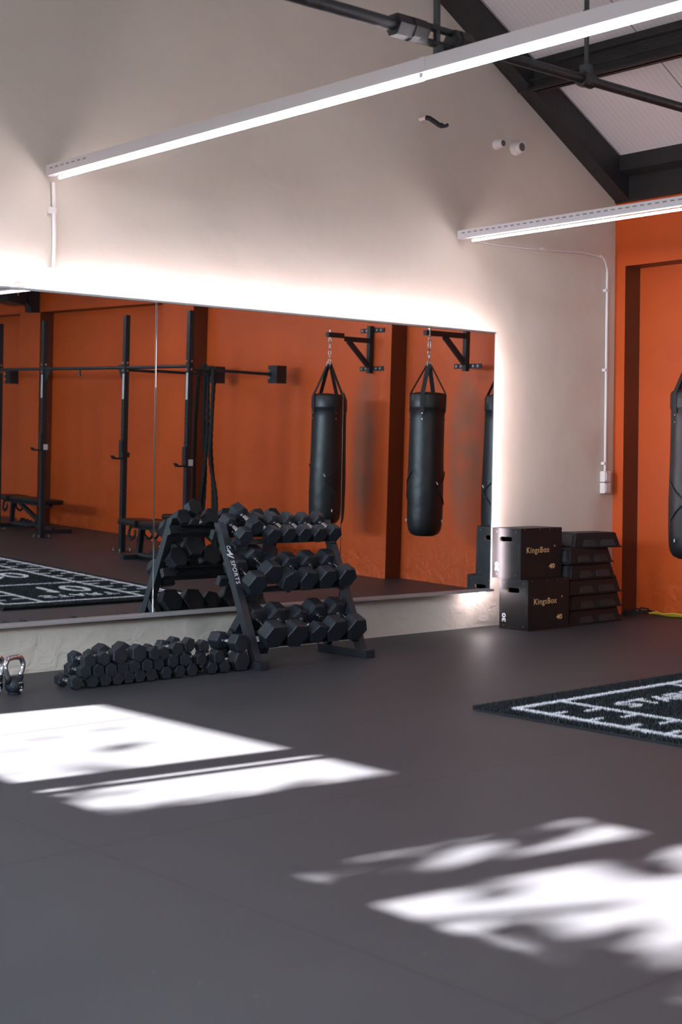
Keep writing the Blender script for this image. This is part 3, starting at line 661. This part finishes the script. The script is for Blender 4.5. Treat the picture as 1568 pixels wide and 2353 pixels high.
# ------------------------------------------------------------------ aerobic steps
def step(x0, x1, y0, y1, z, h, rz, label, px=None):
    cx, cy_ = (x0 + x1) / 2, (y0 + y1) / 2
    t = thing('aerobic_step', label, 'step platform', (cx, cy_, z), (0, 0, rz), 'black aerobic steps stacked in the corner')
    a, c = (x1 - x0) / 2, (y1 - y0) / 2; ins = .030
    b = BM()
    lo = [(-a, -c), (a, -c), (a, c), (-a, c)]
    def ring(k, zz): return [b.verts.new((math.copysign(abs(p[0]) - k, p[0]), math.copysign(abs(p[1]) - k * .6, p[1]), zz)) for p in lo]
    r0 = ring(-.008, 0); r1 = ring(-.008, .010); r2 = ring(0, .012); r3 = ring(ins, h - .008); r4 = ring(ins + .008, h)
    for A, B in zip((r0, r1, r2, r3), (r1, r2, r3, r4)):
        for i in range(4): b.faces.new((A[i], A[(i + 1) % 4], B[(i + 1) % 4], B[i]))
    b.faces.new(r0[::-1]); b.faces.new(r4)
    bmesh.ops.bevel(b, geom=[e for e in b.edges if abs(e.verts[0].co.z - e.verts[1].co.z) > .05], offset=.012, segments=3, affect='EDGES')
    link('body', b, 'step', t)
    # moulded raised ribs on the long side with a gap between
    for (u0, u1) in ((-.56, -.10), (.16, .72)):
        b = BM(); yb = -c - .005
        prism(b, [(a * u0 - .012, -c - .009, .014), (a * u1 + .012, -c - .009, .014), (a * u1 - .006, -c + .006, h * .55), (a * u0 + .006, -c + .006, h * .55)], (0, .012, 0)); link('side_rib', b, 'step_pad', t)
    b = BM(); prism(b, [(a * -.10 + .01, -c - .0045, .014), (a * .16 - .01, -c - .0045, .014), (a * .16 - .02, -c + .008, h * .50), (a * -.10 + .02, -c + .008, h * .50)], (0, .008, 0)); link('hand_recess', b, 'slot', t).data.materials[0] = M['backing']
    b = BM(); box(b, -a + ins + .02, a - ins - .02, -c + .03, c - .03, h, h + .004, .002); link('top_pad', b, 'step_pad', t)
    b = BM(); prism(b, [(-a - .004, -c + .03, .02), (-a - .004, c - .03, .02), (-a + ins - .01, c - .05, h - .015), (-a + ins - .01, -c + .05, h - .015)], (.006, 0, 0)); link('end_inset', b, 'step_pad', t)
    return t
H = .121
SL_ = [(-1.125, -.425, -.435, 0), (-1.115, -.435, -.445, 0), (-1.150, -.462, -.455, 0), (-1.120, -.535, -.450, 0), (-1.135, -.572, -.450, 0), (-1.00, -.500, -.455, -.20)]
LB = ['lowest of the six black aerobic steps, standing on the floor', 'second black aerobic step up from the floor in the corner stack', 'third black aerobic step up, jutting out to both sides',
      'fourth black aerobic step up, narrower than those below', 'black aerobic step directly beneath the topmost one', 'topmost black aerobic step, twisted on the corner stack']
for i, (x0, x1, yf, rz) in enumerate(SL_):
    step(x0, x1, yf, yf + .29, i * (H + .004), H, rz, LB[i])

# ------------------------------------------------------------------ resistance bands on floor
b = BM(); rr = random.Random(3)
for k in range(5):
    P = []
    x0, x1 = -.13 + .0 * k, .10
    for i in range(9):
        u = i / 8; P.append((x0 + (x1 - x0) * u * (1 - .1 * k), -.235 - .14 * u + rr.uniform(-.03, .03), .012 + rr.uniform(0, .035) + .03 * u * (k > 2)))
    tube(b, spline(P, 4), .007, 6, lobes=2, twist=260)
o = link('cord', b, 'rope', smooth=True); tag(o, 'tangle of black cord lying on the floor at the foot of the orange wall', 'cord')
b = BM()
for k in range(3):
    yy = -.37 - .035 * k
    P = spline([(.03, yy - .01, .030 + .008 * k), (.07, yy - .06, .026), (.11, yy - .16, .014 + .01 * k), (.15, yy - .30, .012), (.15, yy - .60, .012)], 6)
    tube(b, P, .024, 8, flat=.35)
o = link('exercise_band', b, 'yellow', smooth=True); tag(o, 'flat yellow exercise band lying along the base of the orange wall', 'band')

# ------------------------------------------------------------------ punching bags and brackets
def bracket(y, label):
    t = thing('bag_bracket', label, 'wall bracket', (0, y, 2.17), group='steel wall brackets for the punching bags')
    b = BM(); box(b, -.062, -.012, -.025, .025, -.02, .475); link('wall_tube', b, 'steel_black', t)
    b = BM(); box(b, -.585, -.060, -.025, .025, .295, .345); link('arm', b, 'steel_black', t)
    b = BM(); beam(b, (-.33, 0, .30), (-.055, 0, .055), .045, .04, (0, 1, 0)); link('brace', b, 'steel_black', t)
    for z in (.03, .43):
        b = BM(); box(b, -.012, -.001, -.19, .19, z - .024, z + .024); p = link('wall_plate', b, 'steel_black', t)
        for yy in (-.15, -.085, .085, .15):
            b = BM(); cyl(b, (-.012, yy, z), (-.022, yy, z), .015, n=6); link('bolt', b, 'bolt', p)
    return t
def chain_link(b, c, s, axis, r=.004):
    P = []
    for i in range(12):
        a = 2 * PI * i / 12; P.append(Vector(c) + Vector((math.cos(a) * s * .5 if axis == 'x' else 0, math.cos(a) * s * .5 if axis == 'y' else 0, math.sin(a) * s)))
    tube(b, P, r, 6, closed=True)
def bag(y, R, rz, z0, z1, label):
    cx = -.55
    t = thing('punching_bag', label, 'punching bag', (cx, y, z0), (0, 0, rz), 'black punching bags hanging along the orange wall')
    Hh = z1 - z0; b = BM(); n = 48
    prof = [(.02, .0), (R * .55, .004), (R * .80, .025), (R * .93, .06), (R * .99, .11), (R * 1.02, .20), (R * 1.035, Hh * .35), (R * 1.0, Hh * .6), (R * .985, Hh * .82), (R * .99, Hh * .885), (R * 1.03, Hh * .89), (R * 1.035, Hh * .90), (R * 1.025, Hh * .975), (R * .96, Hh * .992), (R * .6, Hh), (.02, Hh + .004)]
    lathe(b, prof, n)
    for v in b.verts:
        a = math.atan2(v.co.y, v.co.x); h = v.co.z
        k = 1 + .012 * math.sin(3 * a + h * 4) + (.02 * math.sin(17 * a) * max(0, 1 - h / .14)) + .010 * math.sin(11 * a) * max(0, (h - Hh * .7) / (Hh * .3)) * (h < Hh * .88)
        v.co.x *= k; v.co.y *= k
    body = link('body', b, 'leather', t, 'all')
    # four webbing straps running to a ring
    zr = 2.19 - z0
    for i in range(4):
        a = PI / 4 + i * PI / 2; dx, dy = math.cos(a), math.sin(a); b = BM()
        up = Vector((-dy, dx, 0))
        p0 = Vector((dx * R * 1.035, dy * R * 1.035, Hh - .19)); p1 = Vector((dx * R * 1.05, dy * R * 1.05, Hh - .02)); p2 = Vector((dx * R * .93, dy * R * .93, Hh + .02)); p3 = Vector((dx * .018, dy * .018, zr))
        for q0, q1 in ((p0, p1), (p1, p2), (p2, p3)):
            nn = (q1 - q0).cross(up).normalized()
            beam(b, q0, q1, .004, .042, up)
        st = link('strap', b, 'strap', t)
        b = BM()
        for zz in (Hh - .20, Hh - .255):
            c0 = Vector((dx * R * 1.0, dy * R * 1.0, zz)); cyl(b, c0, c0 + Vector((dx, dy, 0)) * R * .055, .0065, n=10)
        link('rivet', b, 'bolt', st)
    b = BM(); top = 2.475 - z0
    for k, (dz, ax, s) in enumerate(((.02, 'x', .028), (.075, 'y', .022), (.115, 'x', .026), (.185, 'y', .050), (.245, 'x', .024))):
        chain_link(b, (0, 0, zr + dz), s, ax, .0045)
    for i in range(4):
        a = PI / 4 + i * PI / 2; chain_link(b, (math.cos(a) * .02, math.sin(a) * .02, zr - .005), .022, 'x' if i % 2 else 'y', .004)
    cyl(b, (0, 0, top - .02), (0, 0, top + .065), .008, n=8); cyl(b, (0, 0, top + .045), (0, 0, top + .062), .014, n=6)
    link('chain', b, 'zinc', t, True)
    # printed arrow marks, dark line with a pale end
    def patch(pts, m, nm='print'):
        b = BM(); P = []
        for (aa, hh) in pts:
            P.append((R * 1.062 * math.cos(aa), R * 1.062 * math.sin(aa), hh))
        P = spline(P, 6); tube(b, P, .0055, 6); link(nm, b, m, t)
    for a0 in (PI * .42, PI * 1.22, PI * 1.72):
        patch([(a0 - .9, .62), (a0 - .45, .54), (a0, .46), (a0 - .4, .38), (a0 - .75, .31)], 'strap')
        patch([(a0 + .02, .50), (a0 + .12, .525)], 'skin_white'); patch([(a0 - .45, .14), (a0 - .44, .165)], 'skin_white')
    return t
bracket(-2.245, 'black steel bag bracket in the middle of the three'); bag(-2.215, .168, .25, .552, 1.925, 'punching bag hanging in the middle, wholly visible in the mirror')
bracket(-3.70, 'black steel bag bracket farthest from the beige wall'); bag(-3.695, .166, 0.95, .535, 1.885, 'punching bag farthest from the beige wall, split by a mirror seam')
bracket(-1.20, 'black steel bag bracket closest to the beige wall'); bag(-1.20, .172, 2.1, .56, 1.90, 'punching bag closest to the corner, cut off at the right picture edge')

# ------------------------------------------------------------------ squat rig with pull-up bars
PX = -1.10; RY = [-5.46, -6.68, -8.65, -9.87]
rg = thing('squat_rig', 'tall black steel squat rig with four uprights fixed to the orange wall', 'squat rig', (PX, -7.0, 0)); go = rg.location
def G(x, y, z): return Vector((x, y, z)) - go
for k, y in enumerate(RY):
    ht = 2.765; w = .030
    b = BM(); box(b, -w, w, y - w - go.y, y + w - go.y, 0.008, ht, .002); up = link('upright', b, 'steel_black', rg)
    b = BM(); z = .12
    while z < ht - .03:
        if not (1.75 < z < 2.28): cyl(b, (-w - .0004, y - go.y, z), (-w - .0012, y - go.y, z), .0105 if z < 1.75 else .007, n=10)
        z += .052 if z < 1.75 else .10
    link('holes', b, 'backing', up)
    b = BM(); box(b, -w - .0016, -w - .0004, y - .017 - go.y, y + .017 - go.y, 1.79, 2.08); link('height_scale', b, 'skin_white', up)
    b = BM(); 
    for i in range(26): box(b, -w - .0022, -w - .0014, y - .010 - go.y, y + random.uniform(-.002, .010) - go.y, 1.80 + i * .0105, 1.804 + i * .0105)
    link('scale_marks', b, 'backing', up)
    b = BM(); box(b, -.09, .09, y - .09 - go.y, y + .09 - go.y, 0, .008); link('base_plate', b, 'steel_black', rg)
    b = BM()
    for dx, dy in ((-.07, -.07), (-.07, .07), (.07, -.07), (.07, .07)): cyl(b, (dx, y + dy - go.y, .008), (dx, y + dy - go.y, .045), .009, n=8)
    for zz in (2.12, 2.21): cyl(b, (-w, y - go.y, zz), (-w - .012, y - go.y, zz), .013, n=6)
    for zz in (2.12, 2.21): cyl(b, (0, y + w - go.y, zz), (0, y + w + .012 - go.y, zz), .013, n=6)
    link('anchor_bolts', b, 'bolt', rg)
for a, c in zip(RY, RY[1:]):
    b = BM(); cyl(b, G(PX, a - .03, 2.155), G(PX, c + .03, 2.155), .019 if a < -5 else .017); link('pull_up_bar', b, 'steel_black', rg, True)
b = BM(); cyl(b, G(PX, RY[-1] - .03, 2.155), G(PX, -12.0, 2.155), .019); link('pull_up_bar', b, 'steel_black', rg, True)
for y, s in ((RY[1], -1), (RY[2], 1)):
    b = BM(); prism(b, [G(PX - .004, y + s * .03, 2.19), G(PX - .004, y + s * .16, 2.19), G(PX - .004, y + s * .16, 2.14), G(PX - .004, y + s * .06, 1.99), G(PX - .004, y + s * .03, 1.99)], (.008, 0, 0)); link('gusset', b, 'steel_black', rg)
for y, yw in ((-5.46, -5.225), (-6.68, -6.44), (-11.9, -11.56)):
    b = BM()
    if y > -11:
        cyl(b, G(PX + .03, y, 2.13), G(-.13, yw - .03, 2.11), .017)
        link('wall_arm', b, 'steel_black', rg, True)
    b = BM(); box(b, -.137 - go.x, 0 - go.x, yw - .083 - go.y, yw + .083 - go.y, 2.01, 2.21, .002); bk = link('wall_block', b, 'steel_black', rg)
    b = BM()
    for zz in (2.15, 2.07): cyl(b, G(-.137, yw - .045, zz), G(-.15, yw - .045, zz), .014, n=8)
    link('block_bolt', b, 'bolt', bk)
b = BM(); cyl(b, G(PX, -7.75, 2.155), G(PX, -7.75, 2.07), .012); cyl(b, G(PX, -7.75, 2.09), G(PX, -7.75, 2.06), .018, n=6); link('hook_eye', b, 'steel_black', rg)
def jhook(y, z, sgn, white, label):
    t = thing('j_hook', label, 'j-hook', (PX, y, z), group='bar hooks clipped to the squat rig')
    b = BM(); box(b, -.050, -.0325, -.034, .034, -.11, .11, .002); box(b, -.14, -.045, -.03, .03, -.115, -.095, .002)
    prism(b, [(-.14, -.03, -.115), (-.165, -.03, -.075), (-.155, -.03, -.07), (-.125, -.03, -.097)], (0, .06, 0)); link('cup', b, 'steel_black', t)
    b = BM(); box(b, -.046, .050, .033, .045, -.09, -.03, .002); link('side_plate', b, 'steel_black', t)
    if white: b = BM(); box(b, -.015, .045, .0455, .047, -.10, -.03); link('sticker', b, 'skin_white', t)
    return t
jhook(RY[0], 1.16, 1, True, 'bar hook with white sticker on the upright beside the ropes')
jhook(RY[1], 1.20, 1, False, 'bar hook without sticker on the upright over the stacked benches')
jhook(RY[2], 1.23, 1, True, 'bar hook with white sticker on the upright at the flat bench')

# battle ropes looped over the wall arm by the first upright
t = thing('battle_rope', 'thick black twisted battle rope looped over the rig arm', 'rope', (-.75, -5.30, 2.13)); bo = t.location
def P_(x, y, z): return Vector((x, y, z)) - bo
strands = [[(-.93, -5.455, 2.150), (-.965, -5.480, 2.05), (-.985, -5.490, 1.6), (-.99, -5.490, 1.0), (-.98, -5.480, .40), (-.93, -5.450, .06)],
           [(-.93, -5.455, 2.150), (-.905, -5.450, 2.175), (-.875, -5.440, 2.08), (-.865, -5.430, 1.6), (-.88, -5.430, 1.15), (-.94, -5.450, .5), (-.95, -5.440, .07)],
           [(-.86, -5.410, 2.165), (-.815, -5.400, 2.08), (-.83, -5.400, 1.6), (-.83, -5.400, 1.25), (-.80, -5.380, .8), (-.79, -5.370, .06)],
           [(-.86, -5.410, 2.165), (-.90, -5.450, 2.05), (-.895, -5.460, 1.5), (-.865, -5.450, 1.0), (-.88, -5.450, .5), (-.87, -5.440, .07)],
           [(-.83, -5.400, 2.165), (-.845, -5.370, 2.05), (-.85, -5.370, 1.6), (-.86, -5.370, 1.15), (-.80, -5.320, .7), (-.79, -5.310, .07)]]
for s in strands:
    b = BM(); tube(b, spline([P_(*p) for p in s], 26), .021, 12, lobes=3, twist=75); link('strand', b, 'rope', t, 'all')

# ------------------------------------------------------------------ adjustable benches
def bench(x, y, rz, label, ang=0.0):
    t = thing('weight_bench', label, 'bench', (x, y, 0), (0, 0, rz), 'adjustable weight benches under the rig'); t.scale = (1, 1, .93)
    b = BM(); box(b, -.42, .62, -.14, .14, .405, .475, .028); link('back_pad', b, 'pad', t, True)
    b = BM(); box(b, -.80, -.43, -.17, .17, .405, .480, .030); link('seat_pad', b, 'pad', t, True)
    b = BM(); box(b, -.75, .52, -.03, .03, .365, .412); box(b, -.40, .50, -.09, -.07, .395, .412); box(b, -.40, .50, .07, .09, .395, .412); link('pad_frame', b, 'steel_black', t)
    b = BM(); P = spline([(.28, 0, .37), (.20, 0, .20), (.05, 0, .07), (-.30, 0, .05), (-.62, 0, .05)], 6); tube(b, P, .034, 8); link('curved_spine', b, 'steel_black', t)
    b = BM(); beam(b, (-.55, 0, .37), (-.60, 0, .05), .055, .055, (0, 1, 0)); link('front_leg', b, 'steel_black', t)
    b = BM(); beam(b, (-.35, 0, .37), (.42, 0, .06), .05, .045, (0, 1, 0)); link('brace', b, 'steel_black', t)
    b = BM(); beam(b, (.05, 0, .10), (.60, 0, .05), .05, .05, (0, 1, 0)); box(b, .56, .64, -.26, .26, 0.0, .055, .006); link('rear_foot', b, 'steel_black', t)
    b = BM(); box(b, -.64, -.57, -.22, .22, 0, .055, .006); link('front_foot', b, 'steel_black', t)
    b = BM()
    for k in range(6): box(b, -.28 + k * .10, -.25 + k * .10, -.03, .03, .10 - k * .004, .155 - k * .01)
    beam(b, (-.35, 0, .10), (.35, 0, .07), .05, .04, (0, 1, 0)); link('notched_rail', b, 'steel_black', t)
    b = BM()
    for s in (-1, 1): tube(b, spline([(-.62, s * .10, .40), (-.66, s * .10, .30), (-.58, s * .12, .24), (-.50, s * .12, .30), (-.50, s * .12, .36)], 5), .016, 8)
    link('hand_grips', b, 'rubber', t, True)
    return t
bench(-.60, -9.85, PI / 2, 'flat weight bench standing by the third upright, left edge of the mirror')
bench(-1.36, -5.29, PI / 2, 'weight bench with rounded pad closest to the second upright')
bench(-.56, -5.75, PI / 2, 'weight bench standing behind the other one nearer the ropes')

# ------------------------------------------------------------------ speaker on the wall
t = thing('wall_speaker', 'dark wall speaker on a tilted bracket high on the orange wall', 'speaker', (0, -10.92, 3.2))
b = BM(); box(b, -.14, -.002, -.12, .06, -.17, .25, .004); prism(b, [(-.28, -.12, .0), (-.14, -.12, -.10), (-.14, -.12, .12), (-.28, -.12, .12)], (0, .18, 0)); link('bracket', b, 'steel_black', t)
b = BM(); box(b, -.55, -.26, -.22, .16, -.13, .32, .012, mtx=Matrix.Rotation(.14, 4, 'Y')); link('cabinet', b, 'steel_black', t)
b = BM(); box(b, -.556, -.552, -.20, .14, -.11, .30, mtx=Matrix.Rotation(.14, 4, 'Y')); link('grille', b, 'strap', t)
b = BM(); box(b, -.41, -.39, .1605, .163, -.02, .02, mtx=Matrix.Rotation(.14, 4, 'Y')); link('badge', b, 'bolt', t)

# ------------------------------------------------------------------ turf sprint mat
TX0, TX1, TY1, TY0 = -4.645, -2.72, -2.672, -8.30
mt = thing('turf_mat', 'black turf sprint mat with white yard lines and numbers', 'mat', ((TX0 + TX1) / 2, (TY0 + TY1) / 2, 0))
b = BM(); box(b, TX0 - mt.location.x, TX1 - mt.location.x, TY0 - mt.location.y, TY1 - mt.location.y, .001, .010); link('backing', b, 'backing', mt)
SEG = []
def seg(x0, y0, x1, y1, w): SEG.append((x0, y0, x1, y1, w))
xa, xb = TX0 + .115, TX1 - .115; ya = TY1 - .20
seg(xa, ya, xb, ya, .042); seg(xa, ya, xa, TY0, .042); seg(xb, ya, xb, TY0, .042)
ia, ib = TX0 + .475, TX1 - .475
seg(ia, ya, ia, TY0, .034); seg(ib, ya, ib, TY0, .034)
yc = ya; kk = 0
while yc > TY0 + .3:
    if kk: seg(xa, yc, xb, yc, .030)
    for j in range(1, 5):
        yy = yc - j * .235
        for e, s in ((xa, 1), (xb, -1)): seg(e, yy, e + s * .12, yy, .026)
        for e, s in ((ia, -1), (ib, 1)): seg(e, yy - .05, e + s * .13, yy - .05, .026)
    yc -= 1.175; kk += 1
def glyph(ch, x, y, w, h, t):
    G = {'1': [(.3, .8, .55, 1), (.55, 1, .55, 0)], '0': None, '2': [(0, .8, .3, 1), (.3, 1, .7, 1), (.7, 1, 1, .75), (1, .75, 0, 0), (0, 0, 1, 0)], '3': [(0, 1, 1, 1), (1, 1, .45, .6), (.45, .6, .9, .5), (.9, .5, 1, .2), (1, .2, .6, 0), (.6, 0, 0, .1)],
         '4': [(.7, 0, .7, 1), (.7, 1, 0, .35), (0, .35, 1, .35)], 'S': [(1, .9, .5, 1), (.5, 1, .05, .78), (.05, .78, .95, .25), (.95, .25, .5, 0), (.5, 0, 0, .1)], 'T': [(0, 1, 1, 1), (.5, 1, .5, 0)],
         'A': [(0, 0, .5, 1), (.5, 1, 1, 0), (.2, .35, .8, .35)], 'R': [(0, 0, 0, 1), (0, 1, .8, .95), (.8, .95, .8, .55), (.8, .55, 0, .5), (.35, .5, 1, 0)]}
    if ch == '0':
        for i in range(14):
            a, c = 2 * PI * i / 14, 2 * PI * (i + 1) / 14; seg(x + w * (.5 + .5 * math.cos(a)), y + h * (.5 + .5 * math.sin(a)), x + w * (.5 + .5 * math.cos(c)), y + h * (.5 + .5 * math.sin(c)), t)
        return
    for (a, c, d, e) in G[ch]: seg(x + a * w, y + c * h, x + d * w, y + e * h, t)
cxm = (TX0 + TX1) / 2
for i, s in enumerate('START'): glyph(s, -4.02 + i * .153, -3.24, .11, .13, .024)
for k, d in enumerate('1234'):
    yb = -3.78 - 1.175 * k
    if yb > TY0 + .1:
        glyph(d, -3.84, yb, .19, .36, .048); glyph('0', -3.56, yb, .19, .36, .048)
def is_white(X, Y):
    w = np.zeros(len(X), bool)
    for (x0, y0, x1, y1, t_) in SEG:
        dx, dy = x1 - x0, y1 - y0; L2 = dx * dx + dy * dy + 1e-9
        u = np.clip(((X - x0) * dx + (Y - y0) * dy) / L2, 0, 1)
        w |= (X - x0 - u * dx) ** 2 + (Y - y0 - u * dy) ** 2 < (t_ / 2) ** 2
    return w
NB = 330000
X = rng.uniform(TX0, TX1, NB); Y = TY1 - (TY1 - TY0) * rng.uniform(0, 1, NB) ** 1.45
wht = is_white(X, Y)
Xw = rng.uniform(TX0, TX1, NB); Yw = TY1 - (TY1 - TY0) * rng.uniform(0, 1, NB) ** 1.3; kw = is_white(Xw, Yw); X = np.r_[X, Xw[kw]]; Y = np.r_[Y, Yw[kw]]; wht = np.r_[wht, kw[kw]]
for nm, msk, m_ in (('turf_pile', ~wht, 'yarn_black'), ('turf_marking', wht, 'yarn_white')):
    x = X[msk]; y = Y[msk]; n = len(x)
    h = rng.uniform(.016, .027, n); a = rng.uniform(0, 2 * PI, n); wd = .0022 if m_ == 'yarn_black' else .0036
    lx = rng.normal(0, .006, n); ly = rng.normal(0, .006, n)
    v = np.zeros((n, 3, 3))
    v[:, 0] = np.c_[x - np.cos(a) * wd, y - np.sin(a) * wd, np.full(n, .008)]; v[:, 1] = np.c_[x + np.cos(a) * wd, y + np.sin(a) * wd, np.full(n, .008)]
    v[:, 2] = np.c_[x + lx, y + ly, .004 + h]
    v = v.reshape(-1, 3) - np.array([mt.location.x, mt.location.y, 0])
    me = bpy.data.meshes.new(nm); me.vertices.add(n * 3); me.vertices.foreach_set('co', v.ravel()); me.loops.add(n * 3); me.loops.foreach_set('vertex_index', np.arange(n * 3))
    me.polygons.add(n); me.polygons.foreach_set('loop_start', np.arange(n) * 3); me.polygons.foreach_set('loop_total', np.full(n, 3)); me.update(); me.materials.append(M[m_])
    o = bpy.data.objects.new(nm, me); COL.objects.link(o); o.parent = mt; o['kind'] = 'stuff'

# ------------------------------------------------------------------ tree outside whose leaves dapple the sun
t = thing('tree', 'leafy tree outside the left windows shading the sun', 'tree', (-16.4, -3.6, -.16))
b = BM(); to = t.location
tube(b, spline([(0, 0, 0), (.05, .1, 1.5), (-.05, -.1, 2.8), (.05, .1, 4.2), (0, 0, 5.6)], 5), .10, 10); link('trunk', b, 'bark', t, True)
lv = []
def leaf(xf, yf, size):
    s = rng.uniform(9.5, 11.5); p = np.array([xf, yf, 0]) - s * np.array(SUN_DIR)
    n = rng.normal(size=3); n /= np.linalg.norm(n); u = np.cross(n, rng.normal(size=3)); u /= np.linalg.norm(u); w = np.cross(n, u)
    lv.append([p + u * size, p + w * size * .5, p - u * size, p - w * size * .5])
def cluster(cx_, cy__, rx, ry, n, size):
    for _ in range(n): leaf(cx_ + rng.normal() * rx, cy__ + rng.normal() * ry, size * rng.uniform(.7, 1.3))
rng = np.random.default_rng(21); GR = rng.uniform(0, 1, (80, 80)); GR2 = rng.uniform(0, 1, (160, 160))
def vnoise(x, y, g, c):
    u = (x + 9) / c; v = (y + 8) / c; i, j = int(u), int(v); fu, fv = u - i, v - j; fu = fu * fu * (3 - 2 * fu); fv = fv * fv * (3 - 2 * fv)
    return (g[i, j] * (1 - fu) + g[i + 1, j] * fu) * (1 - fv) + (g[i, j + 1] * (1 - fu) + g[i + 1, j + 1] * fu) * fv
def foliage_noise(x, y): return .62 * vnoise(x, y, GR, .17) + .38 * vnoise(x, y, GR2, .08)
# twigs across the first window: ragged along its right edge, sparse elsewhere
for _ in range(2600):
    x, y = rng.uniform(-7.6, -5.7), rng.uniform(-3.8, -.8)
    edge = -3.34 - .14 * (x + 7.4)
    d = y - edge; thr = .40 if d < 0 else min(.74, .46 + d * 2.2)
    if d > .3: thr = .79 if (y > -2.75 and x < -6.3) else .86
    if foliage_noise(x, y) > thr: leaf(x, y, .05)
# crown over the second window
for _ in range(7000):
    x, y = rng.uniform(-7.7, -5.3), rng.uniform(-6.9, -4.2)
    top = -4.49 - .21 * (x + 7.44); low = -4.98 - (x + 7.4) * 1.05
    if y > top: thr = .36
    elif y > low: thr = min(.66, .50 + 1.6 * (y - low), .46 + 2.2 * (top - y))
    else: thr = max(.25, .50 - .35 * (low - y))
    thr += .22 * math.exp(-((x + 7.15) ** 2 / .09 + (y + 4.72) ** 2 / .03))
    if foliage_noise(x * .8, y) > thr: leaf(x, y, .055)
lv = np.array(lv).reshape(-1, 3) - np.array(to); n = len(lv) // 4
me = bpy.data.meshes.new('foliage'); me.from_pydata(lv.tolist(), [], [(4 * i, 4 * i + 1, 4 * i + 2, 4 * i + 3) for i in range(n)]); me.materials.append(M['leaf'])
o = bpy.data.objects.new('foliage', me); COL.objects.link(o); o.parent = t; o['kind'] = 'stuff'
for k in range(9):
    b = BM(); a = rng.uniform(-1, 1); tube(b, spline([(0, 0, 3 + .2 * k), (rng.uniform(-.4, .5), a * 1.0, 3.8 + .15 * k), (rng.uniform(-.6, .8), a * 2.2, 4.4 + .12 * k)], 4), .03, 6); link('branch', b, 'bark', t, True)
